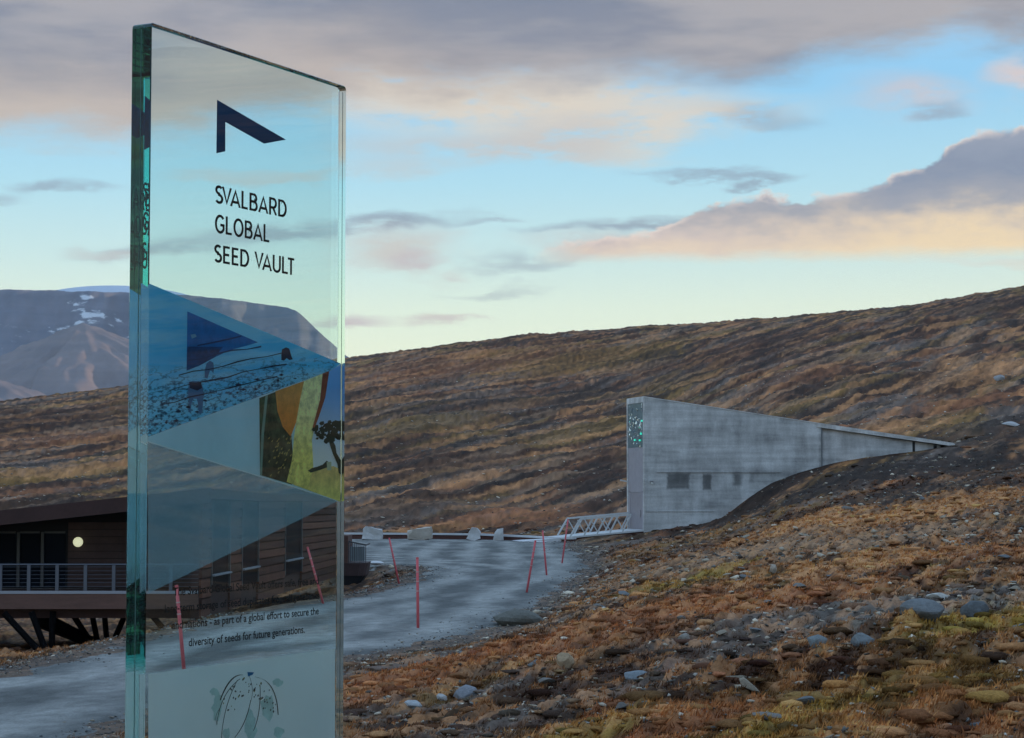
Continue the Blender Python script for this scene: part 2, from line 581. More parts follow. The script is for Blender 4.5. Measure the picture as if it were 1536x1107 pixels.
def height(x, y):
    x, y = np.asarray(x, float), np.asarray(y, float)
    z = base_height(x, y)
    s, t = st(x, y)
    r = np.hypot(x, y)
    sd = road_sd(x, y)
    wall_s = (x - V0.x) * SX + (y - V0.y) * SY
    wall_w = -(x - V0.x) * SY + (y - V0.y) * SX
    wd = np.hypot(np.maximum(np.maximum(-wall_s, wall_s - 23), 0), np.maximum(np.maximum(-wall_w, wall_w - 4.5), 0))
    calm = ss(sd, 0.0, 4.0) * (0.15 + 0.85 * ss(wd, 0.2, 5.0)) * ss(r, 2.0, 10.0)
    big = fbm(s / 22, t / 9, 3, 3) * 0.55 * ss(r, 60, 200)
    mid = fbm(s / 4.5, t / 2.0, 3, 5) * 0.16
    small = np.abs(fbm(s / 1.3, t / 0.45, 3, 9)) * 0.17 + hummock(s, t) * .10 * (1 - ss(r, 90, 160))
    tiny = fbm(x / 0.22, y / 0.22, 2, 15) * 0.028 * (1 - ss(r, 60, 120))
    far = np.abs(fbm(s / 30, t / 4.0, 3, 19)) * 0.30 * ss(r, 110, 260)
    z = z + calm * (big + mid * (1 + ss(r, 80, 240)) + small + tiny + far - 0.05)
    k = ss(sd, -0.4, 2.2)
    return (ROADZ - 0.05) * (1 - k) + z * k

def ground(x, y):
    return float(height(np.array([x]), np.array([y]))[0])

_DEP = np.geomspace(9, 620, 900)
def at(px, py):
    """point of the ground seen at a photo pixel"""
    v = ray(px, py)
    x, y, z = v.x / v.y * _DEP, _DEP, v.z / v.y * _DEP
    h = height(x, y)
    i = int(np.argmax(h >= z))
    if h[i] < z[i]: i = len(_DEP) - 1
    return Vector((x[i], y[i], h[i]))

# ------------------------------------------------------------------ colours of the tundra
PAL = dict(heather=(.040, .024, .021), plum=(.105, .078, .066), rust=(.240, .122, .062), olive=(.150, .118, .030), tan=(.38, .25, .13),
           moss=(.21, .20, .030), scree=(.115, .108, .112), dark=(.026, .025, .031), pale=(.235, .205, .180), slate=(.12, .145, .165))
PAL = {k: np.array(v) * np.array([1.45, .98, .68] if k not in ('slate', 'scree') else [1.15, 1.02, .95]) for k, v in PAL.items()}
# regions seen in the photograph: (px, py, half length along the slope m, half width m, kind, strength)
SPOT_PX = [
    (1250, 725, 16, 5, 'dark', 1.0), (1400, 700, 14, 6, 'dark', 1.0), (1130, 760, 14, 4, 'dark', .95), (1040, 800, 16, 2.2, 'dark', .9), (960, 812, 12, 2.5, 'scree', .8),
    (1420, 735, 12, 4, 'dark', .9), (1330, 745, 10, 3, 'dark', .9), (1510, 740, 8, 3, 'dark', .7), (1500, 600, 14, 5, 'dark', .5),
    (1500, 650, 16, 9, 'dark', .8), (1520, 700, 14, 4, 'dark', .8), (1180, 800, 10, 2.2, 'dark', .55),
    (1200, 785, 9, 3.0, 'tan', .9), (1350, 770, 9, 4, 'tan', .9), (1480, 745, 8, 3, 'tan', .7), (1100, 830, 10, 3.5, 'pale', .8), (1380, 800, 7, 2.5, 'pale', .8), (1250, 815, 6, 2, 'pale', .6),
    (1060, 868, 6, 1.1, 'moss', .9), (1010, 878, 5, .9, 'moss', .6), (1180, 858, 5, 1.5, 'olive', .6),
    (1040, 905, 7, 2.4, 'rust', 1.0), (960, 925, 6, 1.8, 'rust', .8), (1180, 880, 6, 2.6, 'rust', .85), (1320, 845, 6, 2.4, 'tan', .9), (1460, 830, 5, 2.0, 'rust', .7),
    (1230, 925, 5, 2.2, 'slate', .5), (1350, 915, 4.5, 2.0, 'slate', .55), (1480, 890, 4, 1.8, 'slate', .55), (1100, 945, 5, 1.8, 'scree', .7), (1010, 985, 3.5, 1.4, 'scree', .8),
    (1460, 950, 4.0, 1.2, 'moss', 1.0), (1300, 1065, 3.5, 1.2, 'moss', .9), (1220, 1030, 2.5, 1.0, 'dark', .9), (1060, 1010, 3, 1.2, 'dark', .8), (1500, 1010, 3, 1.0, 'dark', .8), (1400, 1060, 2.5, .9, 'dark', .7), (820, 1030, 3, .8, 'dark', .8), (640, 1085, 3, .7, 'dark', .7), (1380, 968, 2.0, .5, 'moss', .8), (1250, 1050, 3, 1.1, 'moss', .8), (1150, 1040, 2.0, .7, 'moss', .6), (1340, 1020, 3.0, .9, 'olive', .8), (1440, 1030, 3, 1.2, 'olive', .9),
    (1500, 1085, 2.5, .9, 'rust', .8), (1330, 1090, 2.5, .8, 'rust', .7), (1040, 1065, 3.0, .9, 'rust', .9), (1180, 1000, 3.0, 1.2, 'heather', .8), (1330, 985, 3, 1.2, 'heather', .7),
    (700, 990, 4.5, 1.8, 'rust', .9), (600, 1020, 5, 1.7, 'rust', 1.0), (760, 970, 3.5, 1.2, 'rust', .7), (545, 1050, 4, .9, 'rust', .9), (880, 965, 3.5, 1.0, 'rust', .6),
    (620, 990, 3.5, .7, 'scree', .9), (730, 948, 2.5, .8, 'pale', .8), (780, 945, 2, .5, 'pale', .6), (650, 1060, 3, 1.1, 'scree', .85), (800, 1060, 4, 1.4, 'scree', .7), (900, 1010, 4, 1.4, 'heather', .7),
    (700, 1040, 2.5, .5, 'olive', .7), (880, 1090, 1.6, .5, 'moss', .7), (900, 1075, 1.4, .35, 'rust', 1.0), (850, 925, 4, 1.0, 'scree', .8), (930, 860, 7, 1.4, 'pale', .5), (930, 835, 8, 1.6, 'olive', .4),
    (1480, 460, 60, 20, 'heather', .6), (1100, 530, 60, 22, 'heather', .5), (700, 545, 60, 25, 'rust', .45), (900, 540, 50, 12, 'olive', .5), (740, 600, 40, 12, 'dark', .45), (600, 640, 30, 9, 'olive', .55),
    (560, 675, 20, 7, 'dark', .45), (830, 770, 12, 4, 'rust', .8), (720, 780, 12, 4, 'rust', .6), (890, 768, 8, 3, 'dark', .7), (930, 745, 8, 3, 'dark', .6), (880, 640, 25, 5, 'olive', .5), (700, 700, 16, 6, 'plum', .6), (600, 760, 14, 6, 'plum', .6),
    (1480, 560, 25, 8, 'tan', .5), (1450, 600, 20, 6, 'rust', .7), (1330, 640, 14, 4, 'tan', .6), (1250, 580, 20, 5, 'dark', .4), (1200, 560, 25, 6, 'rust', .4),
    (30, 720, 30, 8, 'olive', .8), (120, 700, 20, 6, 'tan', .5), (60, 660, 30, 9, 'rust', .5), (100, 625, 40, 14, 'heather', .6),
    (150, 1100, 1.5, .5, 'pale', .7), (30, 1000, 3, 1.0, 'heather', .6), (600, 868, 4, 1.0, 'dark', .9), (540, 880, 4, 1.0, 'dark', .8),
]
SPOTS = []
for (px, py, hl, hw, kind, stg) in SPOT_PX:
    p = at(px, py)
    s_, t_ = st(p.x, p.y)
    SPOTS.append((s_, t_, hl, hw, kind, stg))

def tundra(x, y):
    x, y = np.asarray(x, float), np.asarray(y, float)
    s, t = st(x, y)
    r = np.hypot(x, y)
    nearf = (1 - ss(r, 55, 150))[..., None]
    wt_ = fbm(s / 40, t / 12, 3, 31)
    t2 = t + wt_ * 1.6
    # far pattern: long thin streaks; near pattern: patches
    a = fbm(s / 62, t2 / 6.0, 5, 41)
    b = fbm(s / 75, t2 / 8.0, 5, 47)
    c = fbm(s / 36, t2 / 3.0, 4, 53)
    A1, B1, C1 = fbm(s / 5.0, t / .55, 4, 61), fbm(s / 6.5, t / .8, 4, 67), fbm(s / 2.4, t / .32, 4, 71)
    n1 = nearf[..., 0]
    a, b, c = a * (1 - n1) + A1 * n1, b * (1 - n1) + B1 * n1, c * (1 - n1) + C1 * n1
    def mix(col, k, w):
        w = w[..., None]
        return col * (1 - w) + PAL[k] * w
    col = np.broadcast_to(PAL['plum'], x.shape + (3,)).copy()
    d_ = fbm(s / 45 * (1 - n1) + s / 3.0 * n1, t2 / 4.5 * (1 - n1) + t / .55 * n1, 4, 57)
    col = mix(col, 'rust', ss(b, .0, .30) * .50)
    col = mix(col, 'scree', ss(-a, .06, .34) * .80)
    col = mix(col, 'olive', ss(-b, .12, .40) * .75)
    col = mix(col, 'heather', ss(a, .02, .26) * .90)
    col = mix(col, 'dark', ss(c, .14, .36) * .80)
    col = mix(col, 'tan', ss(-c, .22, .46) * .55)
    col = mix(col, 'pale', ss(d_, .30, .52) * .45)
    rock = .42 + ss(-a, .0, .4) * .5 + ss(c, .1, .4) * .2
    veg = .5 + ss(b, 0, .5) * .4
    brk_ = fbm(s / 3, t / .8, 4, 83) * .55
    for (s0, t0, hl, hw, kind, stg) in SPOTS:
        q = np.sqrt(((s - s0) / hl) ** 2 + ((t - t0) / hw) ** 2)
        w = ss(q + brk_, 1.35, .45) * stg * (.78 if kind == 'rust' else 1.0)
        col = mix(col, kind, w)
        if kind in ('scree', 'pale', 'slate', 'dark'):
            rock = np.maximum(rock, w * (.75 if kind == 'dark' else 1.0))
            veg = veg * (1 - w * .9)
        else:
            veg = np.maximum(veg, w)
            rock = rock * (1 - w * .6)
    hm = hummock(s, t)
    hollow_shade = ss(-hm, .04, .30) * n1 * .60
    col = col * (1 - hollow_shade[..., None]) + PAL['heather'] * .8 * hollow_shade[..., None]  # hollows get the heather tone, painted in as their shade
    top_light = ss(hm, .12, .40) * n1 * .42
    col = col * (1 - top_light[..., None]) + PAL['tan'] * top_light[..., None]  # hummock tops get tan, painted in as warm highlights
    sd = road_sd(x, y)
    edge_ = ss(sd, 2.0, -0.1)
    col = col * (1 - edge_[..., None] * .8) + PAL['scree'] * .9 * edge_[..., None] * .8
    rock = np.maximum(rock, edge_ * .8)
    veg = veg * (1 - edge_)
    v = 1 + fbm(s / .8, t / .3, 3, 91)[..., None] * .35 + fbm(x / .15, y / .15, 2, 97)[..., None] * .25 * nearf
    # far hillside: darker fine ribs
    v = v + (fbm(s / 30, t / 1.6, 4, 99)[..., None] * .40 + fbm(x / 1.1, y / 4.5, 4, 98)[..., None] * .42) * (1 - nearf)
    col = col * np.clip(v, .30, 1.9)
    lum_ = (col @ np.array([.35, .5, .15]))[..., None]
    lf = 0.14 + .06 * nearf
    col = (col * (1 - lf) + lum_ * np.array([1.14, 1.0, .80]) * lf) * np.array([1.04, .97, .88]) * (.88 + .10 * nearf)
    return np.clip(col, .008, .8), rock, veg

# ------------------------------------------------------------------ ground mesh
def grid_mesh(name, X, Y, Z, cols=None, wrap=False):
    nr, nc = X.shape
    co = np.stack([X, Y, Z], -1).reshape(-1, 3).astype(np.float32)
    i = np.arange(nr - 1)[:, None] * nc
    j = np.arange(nc if wrap else nc - 1)[None, :]
    j2 = (j + 1) % nc
    f = np.stack([i + j, i + j2, i + nc + j2, i + nc + j], -1).reshape(-1, 4).astype(np.int32)
    me = bpy.data.meshes.new(name)
    me.vertices.add(len(co))
    me.vertices.foreach_set('co', co.ravel())
    me.loops.add(f.size)
    me.loops.foreach_set('vertex_index', f.ravel())
    me.polygons.add(len(f))
    me.polygons.foreach_set('loop_start', np.arange(len(f), dtype=np.int32) * 4)
    me.polygons.foreach_set('use_smooth', np.ones(len(f), bool))
    me.update(calc_edges=True)
    if cols is not None:
        put_color(me, cols.reshape(-1, 3))
    return me

def put_color(me, c):
    at_ = me.color_attributes.new('tint', 'FLOAT_COLOR', 'POINT')
    at_.data.foreach_set('color', np.concatenate([c, np.ones((len(c), 1))], 1).astype(np.float32).ravel())

def tinted(name, rough, fine_scale, var, bump, bscale, spec=0.25):
    m = bpy.data.materials.new(name)
    m.use_nodes = True
    n = N(m.node_tree)
    b = m.node_tree.nodes['Principled BSDF']
    b.inputs['Roughness'].default_value = rough
    b.inputs['Specular IOR Level'].default_value = spec
    a = n.new('ShaderNodeAttribute', attribute_name='tint').outputs['Color']
    co = n.new('ShaderNodeTexCoord').outputs['Object']
    f1 = n.noise(co, fine_scale, 5, 0.65)
    f2 = n.noise(co, fine_scale * 5, 3, 0.6)
    f = n.m('ADD', n.m('MULTIPLY', f1, .6), n.m('MULTIPLY', f2, .4))
    k = n.sstep(f, .3, .7, 1 - var, 1 + var, 'LINEAR')
    n.link(_scale(n, a, k), b.inputs['Base Color'])
    if bump:
        bp = n.new('ShaderNodeBump')
        bp.inputs['Strength'].default_value = 1.0
        bp.inputs['Distance'].default_value = bump
        n.link(n.noise(co, bscale, 6, 0.65), bp.inputs['Height'])
        n.link(bp.outputs[0], b.inputs['Normal'])
    return m

rr = np.concatenate([np.geomspace(0.4, 13, 60)[:-1], np.exp(np.arange(math.log(13), math.log(165), .0044)), np.exp(np.arange(math.log(165), math.log(900), .0072))])
aa = np.radians(np.concatenate([np.linspace(-180, -22, 90)[:-1], np.linspace(-22, 22, 780)[:-1], np.linspace(22, 180, 90)[:-1]]))
RR, AA = np.meshgrid(rr, aa, indexing='ij')
# the front sector is laid out in straight rows (distance along the view), the rest in rings
X, Y = RR * np.sin(AA), RR * np.cos(AA)
Z = height(X, Y)
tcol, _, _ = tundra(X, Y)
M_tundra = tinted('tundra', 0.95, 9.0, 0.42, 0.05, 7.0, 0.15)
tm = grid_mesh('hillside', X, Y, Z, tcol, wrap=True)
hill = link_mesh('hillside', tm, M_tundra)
tagit(hill, 'brown and rust coloured tundra hillside', kind='structure')

M_valley = material('valley_floor', (.07, .06, .055), .95, var=.3, vscale=.002)
vf = MB().poly([(-40000, -40000, -150), (40000, -40000, -150), (40000, 40000, -150), (-40000, 40000, -150)]).build('valley_floor', M_valley)
tagit(vf, 'flat valley ground far below the hill', kind='structure')

# ------------------------------------------------------------------ gravel road and turning area
gx_ = np.arange(-32, 9.01, 0.16)
gy_ = np.concatenate([np.arange(26, 80, 0.2), np.arange(80, 153.6, 0.45)])
GX, GY = np.meshgrid(gx_, gy_)
sd = road_sd(GX, GY)
wob = fbm(GX / 1.6, GY / 2.4, 3, 101) * .45 + fbm(GX / .35, GY / .5, 2, 103) * .16
keep = sd + wob < 1.3
GZ = ROADZ + fbm(GX / 5, GY / 9, 2, 105) * .03 + fbm(GX / .5, GY / .8, 2, 107) * .008 - ss(sd + wob * 1.3, -.9, 1.1) * .30
ruts = np.sin(sd * 2.6 + fbm(GX / 9, GY / 30, 2, 111) * 1.4)
tone = .48 + .34 * ruts + fbm(GX / 1.6, GY / 5, 5, 113) * .50
tone = np.clip(tone, 0, 1)[..., None]
rc = np.array([.100, .104, .104]) * (1 - tone) + np.array([.285, .285, .275]) * tone
rc = rc * (1 + fbm(GX / .25, GY / .5, 3, 117)[..., None] * .30)
idx = np.arange(GX.size).reshape(GX.shape)
q = keep[:-1, :-1] & keep[1:, :-1] & keep[:-1, 1:] & keep[1:, 1:]
fa = np.stack([idx[:-1, :-1], idx[:-1, 1:], idx[1:, 1:], idx[1:, :-1]], -1)[q]
used = np.unique(fa)
remap = np.full(GX.size, -1)
remap[used] = np.arange(len(used))
rco = np.stack([GX, GY, GZ], -1).reshape(-1, 3)[used]
rm = bpy.data.meshes.new('road')
rm.from_pydata(rco.tolist(), [], remap[fa].tolist())
put_color(rm, rc.reshape(-1, 3)[used])
M_road = tinted('gravel_road', 0.9, 22.0, 0.45, 0.02, 30.0, 0.2)
road = link_mesh('road', rm, M_road, smooth=True)
tagit(road, 'pale blue-grey gravel road bending round to the turning area', kind='structure')

# ================================================================== far mountains
def mountain(name, label, px0, px1, nx, d0, d1, ny, fn, m):
    pxs, ds = np.linspace(px0, px1, nx), np.linspace(d0, d1, ny)
    PX, D = np.meshgrid(pxs, ds)
    Xm = (PX - 768) / F * D
    Zm = fn(PX, D, Xm)
    me = grid_mesh(name, Xm, D, Zm)
    o = link_mesh(name, me, m)
    return tagit(o, label, kind='structure')

def rock_material(name, base, dark, snow, snow_amt):
    m = bpy.data.materials.new(name)
    m.use_nodes = True
    n = N(m.node_tree)
    b = m.node_tree.nodes['Principled BSDF']
    b.inputs['Roughness'].default_value = 1.0
    b.inputs['Specular IOR Level'].default_value = 0.1
    co = n.new('ShaderNodeTexCoord').outputs['Object']
    x, y, z = n.sep(co)
    strata = n.noise(n.comb(n.m('MULTIPLY', x, .0008), n.m('MULTIPLY', y, .0008), n.m('MULTIPLY', z, .025)), 1.0, 4, .6)
    gul = n.noise(n.comb(n.m('MULTIPLY', x, .010), n.m('MULTIPLY', y, .001), n.m('MULTIPLY', z, .0025)), 1.0, 5, .6)
    f = n.m('ADD', n.m('MULTIPLY', strata, .5), n.m('MULTIPLY', gul, .5))
    c = n.mix(n.sstep(f, .38, .62), base, dark)
    sn = n.noise(n.comb(n.m('MULTIPLY', x, .006), n.m('MULTIPLY', y, .003), n.m('MULTIPLY', z, .012)), 1.0, 5, .65)
    c = n.mix(n.m('MULTIPLY', n.sstep(sn, 1 - snow_amt, 1 - snow_amt + .05), .8), c, snow)
    n.link(c, b.inputs['Base Color'])
    return m

M_rock = rock_material('mountain_rock', (.140, .150, .195), (.085, .105, .150), (.6, .65, .72), .41)
M_cone = rock_material('mountain_scree', (.19, .165, .175), (.13, .125, .145), (.6, .65, .7), .25)

SKY1 = np.array([(-900, 425), (-300, 430), (0, 433), (80, 434), (190, 437), (260, 441), (330, 447), (430, 459), (447, 466), (480, 497), (512, 527), (545, 549), (620, 590), (720, 650), (900, 740)])
def plateau(PX, D, Xm):
    top_ = np.interp(PX, SKY1[:, 0], SKY1[:, 1])
    tt = (729 - top_) / F
    crest = 6300 + fbm(PX / 90, PX * 0, 3, 201) * 160
    H = tt * crest
    gully = fbm(Xm / 260, D / 900, 4, 203) * 60
    k = np.clip((D - 4900 + gully) / (crest - 4900), 0, 1)
    prof = k ** 1.15
    back = np.clip((D - crest) / 4000, 0, 1)
    return (-150 + (H + 150) * prof) - back * 120 + fbm(Xm / 90, D / 60, 3, 207) * 9 * (k < .97)
mountain('table_mountain', 'flat topped blue-grey mountain across the valley with snow along its rim', -900, 900, 420, 4900, 7500, 170, plateau, M_rock)

def cones(PX, D, Xm):
    h = np.full(PX.shape, -150.0)
    for (pxp, pyp, dp, sl_, sr, wob_) in ((122, 482, 5150, .50, .44, 60), (-30, 556, 4400, .34, .40, 50), (205, 520, 5350, .45, .42, 60), (330, 545, 5500, .4, .42, 60)):
        x0 = (pxp - 768) / F * dp
        H = (729 - pyp) / F * dp
        dx, dy = Xm - x0, D - dp
        a_ = np.arctan2(dy, dx)
        rad = np.hypot(dx, dy * .75) * (1 + fbm(a_ * 4.5 + pxp, np.hypot(dx, dy) / 500, 3, 211) * .16)
        slope = np.where(dx < 0, sl_, sr)
        c_ = H - rad * slope - 30 * (1 - np.exp(-rad / 60)) * 0
        h = np.maximum(h, c_)
    return h + fbm(Xm / 70, D / 70, 3, 213) * 5
mountain('foothill_cones', 'cone shaped scree foothills with pinkish sunlit right flanks below the flat topped mountain', -700, 700, 400, 3600, 6000, 200, cones, M_cone)

def dome(PX, D, Xm):
    q_ = (PX - 165) / 110.0
    tt = (729 - 427) / F - .0042 * np.abs(q_) ** 2.2
    tt = np.minimum(tt, (729 - 426.5) / F)
    return tt * D - np.clip((7900 - D) / 200, 0, 1) * 400
M_ice = material('glacier_snow', (.42, .52, .66), .9, var=.1, vscale=.003)
mountain('snow_dome', 'smooth pale blue snow dome showing above the flat topped mountain', 20, 420, 80, 7650, 8250, 12, dome, M_ice)

# ================================================================== concrete vault portal
def vloc(px, py, off=0.0):
    """photo pixel -> (s, z) on the wall plane of the vault (off = metres into the hill side)"""
    v = ray(px, py)
    n = Vector((-SY, SX, 0))
    k = ((V0 + n * off).dot(n)) / v.dot(n)
    p = v * k - V0
    return (p.x * SX + p.y * SY, p.z)

VAULT = thing('vault_portal', V0, PHI, 'tall grey concrete wedge of the vault entrance running into the hillside', 'vault')
vt0 = vloc(968, 596)
vt1 = vloc(1232, 636)
vt2 = vloc(1430, 664.5)
SJ = vt1[0]
SE = vt2[0]
WID = 4.4

def concrete(name, stains_and_bands=(), base=(.49, .50, .51), lines=True):
    m = bpy.data.materials.new(name)
    m.use_nodes = True
    n = N(m.node_tree)
    b = m.node_tree.nodes['Principled BSDF']
    b.inputs['Roughness'].default_value = 0.8
    co = n.new('ShaderNodeTexCoord').outputs['Object']
    x, y, z = n.sep(co)
    st_ = n.comb(n.m('MULTIPLY', x, 1.1), n.m('MULTIPLY', y, 1.1), n.m('MULTIPLY', z, .30))
    run = n.noise(st_, 1.0, 6, .62)                      # rain streaks
    hz = n.noise(n.comb(n.m('MULTIPLY', x, .16), 0, n.m('MULTIPLY', z, 2.6)), 1.0, 5, .6)   # board rows
    bl = n.noise(co, .45, 5, .6)
    f = n.m('ADD', n.m('ADD', n.m('MULTIPLY', run, .3), n.m('MULTIPLY', hz, .3)), n.m('MULTIPLY', bl, .4))
    k = n.sstep(f, .41, .59, .60, 1.26, 'LINEAR')
    wn = n.new('ShaderNodeTexWhiteNoise', noise_dimensions='3D')
    n.link(n.comb(n.m('FLOOR', n.m('DIVIDE', x, 2.45)), n.m('FLOOR', n.m('DIVIDE', y, 2.2)), n.m('FLOOR', n.m('DIVIDE', z, 1.25))), wn.inputs[0])
    k = n.m('MULTIPLY', k, n.m('MULTIPLY_ADD', wn.outputs[0], .16, .92))
    fn_ = n.noise(co, 9.0, 4, .6)
    k = n.m('MULTIPLY', k, n.sstep(fn_, .3, .7, .90, 1.10, 'LINEAR'))
    jit = n.m('MULTIPLY', n.m('SUBTRACT', n.noise(co, 1.6, 4, .6), .5), .55)
    for (cx, cz_, hw, hh, soft, amt) in stains_and_bands:
        dx = n.m('SUBTRACT', n.m('ABSOLUTE', n.m('SUBTRACT', n.m('ADD', x, jit), cx)), hw)
        dz = n.m('SUBTRACT', n.m('ABSOLUTE', n.m('SUBTRACT', n.m('ADD', z, n.m('MULTIPLY', jit, .5)), cz_)), hh)
        q = n.m('MAXIMUM', dx, dz)
        k = n.m('MULTIPLY', k, n.sstep(q, -soft, soft, 1 - amt, 1.0))
    n.link(_scale(n, base, k), b.inputs['Base Color'])
    bp = n.new('ShaderNodeBump')
    bp.inputs['Strength'].default_value = .7
    bp.inputs['Distance'].default_value = .015
    n.link(n.noise(n.comb(n.m('MULTIPLY', x, .4), y, n.m('MULTIPLY', z, 6)), 1.5, 4, .6), bp.inputs['Height'])
    n.link(bp.outputs[0], b.inputs['Normal'])
    return m

def stn(x0, y0, x1, y1, soft, amt):
    a, b = vloc(x0, y0), vloc(x1, y1)
    return ((a[0] + b[0]) / 2, (a[1] + b[1]) / 2, abs(b[0] - a[0]) / 2, abs(a[1] - b[1]) / 2, soft, amt)
STAINS_AND_BANDS = [stn(1001, 710, 1035, 733, .14, .66), stn(1054, 711, 1067, 735, .12, .66), stn(1100, 710, 1113, 728, .2, .55), stn(1124, 710, 1132, 724, .15, .3),
          stn(970, 707, 1230, 712, .3, .20), stn(1054, 750, 1074, 765, .4, .30), stn(1010, 740, 1030, 765, .5, .14), stn(1120, 650, 1165, 672, .8, .22),  # the first entry is a darker band along the ledge row
          stn(992, 676, 1020, 679, .12, .30), stn(1040, 620, 1060, 700, 1.2, .10), stn(968, 766, 1000, 768, .15, .22), stn(1100, 700, 1200, 722, .5, .22),
          stn(1170, 626, 1190, 632, .25, .25), stn(1338, 655, 1360, 662, .2, .35), stn(1229, 640, 1235, 706, .12, .35), stn(985, 690, 1060, 700, .5, .12)]
M_conc = concrete('wall_concrete', STAINS_AND_BANDS)
M_roofc = concrete('roof_concrete', [], (.55, .55, .55))
M_steel = material('brushed_steel', (.30, .30, .33), .45, .6, var=.2, vscale=2)
M_darkgap = material('dark_joint', (.03, .032, .035), .9)

B_ = -4.0
def side_poly(pts, y0, y1):
    return MB().prism([(s, y0, z) for s, z in pts], [(s, y1, z) for s, z in pts])
side_poly([(0.0, B_), (SJ, B_ + 5), (SJ, vt1[1]), (0.0, vt0[1])], 0, WID).build('wall', M_conc, VAULT)
# the tail stands back a little under its roof slab
t_end = SE - 3.2
f_top = lambda s: vt1[1] + (vt2[1] - vt1[1]) * (s - SJ) / (SE - SJ)
side_poly([(SJ + .004, B_ + 6), (t_end, B_ + 8), (t_end, f_top(t_end) - .30), (SJ + .004, vt1[1] - .30)], 0.22, WID - .22).build('wall', M_conc, VAULT)
side_poly([(t_end + .25, B_ + 8), (SE - .9, B_ + 8), (SE - .9, f_top(SE - .9) - .30), (t_end + .25, f_top(t_end + .25) - .30)], 0.34, WID - .34).build('wall', M_conc, VAULT)
for s0 in (t_end + .004, t_end + 1.75):
    MB().box(s0, s0 + .24, .30, WID - .3, B_ + 8, f_top(s0 + .24) - .302).build('roof_post', M_darkgap, VAULT)
side_poly([(SJ - .35, vt1[1] + .05 - .28), (SE, vt2[1] - .24), (SE + .12, vt2[1] - .12), (SE + .0, vt2[1] + .0), (SJ - .35, vt1[1] + .10)], -.06, WID + .06).build('roof_slab', M_roofc, VAULT)
side_poly([(-.08, vt0[1] - .004), (SJ - .36, vt1[1] + .046), (SJ - .36, vt1[1] + .10), (-.08, vt0[1] + .08)], -.03, WID + .03).build('coping', M_roofc, VAULT)
# formwork ledge, vertical joint
lz = vloc(985, 708)[1]
MB().box(.9, SJ - 3.2, -.05, .05, lz - .03, lz + .05).build('ledge', M_conc, VAULT)
MB().box(SJ - .03, SJ + .06, -.012, .2, lz - 3, vt1[1] - .02).build('joint', material('joint_filler', (.15, .16, .17), .9), VAULT)
lz2 = vloc(970, 767)[1]
MB().box(.02, 5.2, -.04, .03, lz2 - .03, lz2 + .03).build('ledge', M_conc, VAULT)
# front face: steel frame, portal, light artwork
zt = vt0[1]
MB().box(-.10, 0.0, .02, .22, B_, zt - .01).build('front_frame', M_roofc, VAULT)
MB().box(-.10, 0.0, WID - .22, WID - .02, B_, zt - .01).build('front_frame', M_roofc, VAULT)
MB().box(-.10, 0.0, .222, WID - .222, zt - .35, zt - .012).build('front_frame', M_roofc, VAULT)
M_portal = material('portal_panel', (.36, .34, .38), .6, .2, var=.12, vscale=2)
az0 = vloc(968, 668)[1]
dz1 = az0 - .12
MB().box(-.05, 0.0, .224, WID - .224, -.1 + 2.9, dz1).build('portal_panel', M_portal, VAULT)
door = MB().box(-.03, 0.0, .7, WID - .7, 0.0, 2.78).build('door', material('steel_door', (.32, .30, .34), .5, .3, var=.1), VAULT)
MB().box(-.07, -.034, 1.0, 1.06, 1.0, 1.5).build('handle', M_steel, door)
MB().box(-.05, 0.0, .224, .69, 0.0, 2.89).build('portal_panel', M_portal, VAULT)
MB().box(-.05, 0.0, WID - .69, WID - .224, 0.0, 2.89).build('portal_panel', M_portal, VAULT)
M_artb = material('artwork_backing', (.10, .17, .21), .4, .3, var=.3, vscale=3)
art = MB().box(-.06, 0.0, .224, WID - .224, dz1 + .004, zt - .352).build('light_artwork', M_artb, VAULT)
art['label'] = 'glittering panel of mirror shards and green lights'
M_shard = material('mirror_shard', (.62, .68, .72), .18, .85)
M_green = material('green_light', (.05, .5, .4), .4, emit=((.05, .9, .62), .7))
M_pale = material('pale_light', (.6, .7, .75), .4, emit=((.55, .75, .85), .45))
rs = random.Random(5)
cnt_ = 0
for i in range(120):
    y = rs.uniform(.35, WID - .35)
    z = rs.gauss((dz1 + zt) / 2 - .1, (zt - dz1) * .26)
    if not (dz1 + .1 < z < zt - .5): continue
    a = rs.uniform(.05, .17)
    an = rs.uniform(0, 3.1)
    c_, s_ = math.cos(an) * a, math.sin(an) * a
    x = -.07
    tri = [(x - rs.uniform(0, .05), y + c_, z + s_), (x - rs.uniform(0, .05), y - s_, z + c_), (x - rs.uniform(0, .05), y - c_, z - s_)]
    mb_ = MB().prism(tri, [(p[0] + .02, p[1], p[2]) for p in tri])
    if i % 30 == 3: mb_.build('green_light', M_green, art)
    elif i % 9 == 2: mb_.build('pale_light', M_pale, art)
    else: mb_.build('mirror_shard', M_shard, art)
# four larger green lamps that show as single points
for (px, py) in ((967, 631), (965.5, 650.5), (958, 659), (964, 660)):
    _, zz = vloc(968, py)
    yy = (968 - px) / (20.76 * math.sin(PHI)) * 1.0
    yy = min(max(yy, .3), WID - .4)
    MB().box(-.16, -.08, yy, yy + .18, zz - .06, zz + .06).build('green_lamp', M_green, art)
# small wall lamp and door lamp
lx, lzz = vloc(977, 723)
wl = MB().box(lx - .10, lx + .10, -.22, 0.0, lzz - .05, lzz + .09).build('wall_lamp', M_steel, VAULT)
MB().box(lx - .06, lx + .06, -.20, -.06, lzz - .09, lzz - .052).build('lamp_glass', M_pale, wl)
_, lz3 = vloc(968, 722)
MB().bar((-.10, WID - .12, lz3), (-.62, WID - .05, lz3 + .1), .10, .10).build('door_lamp', M_roofc, VAULT)

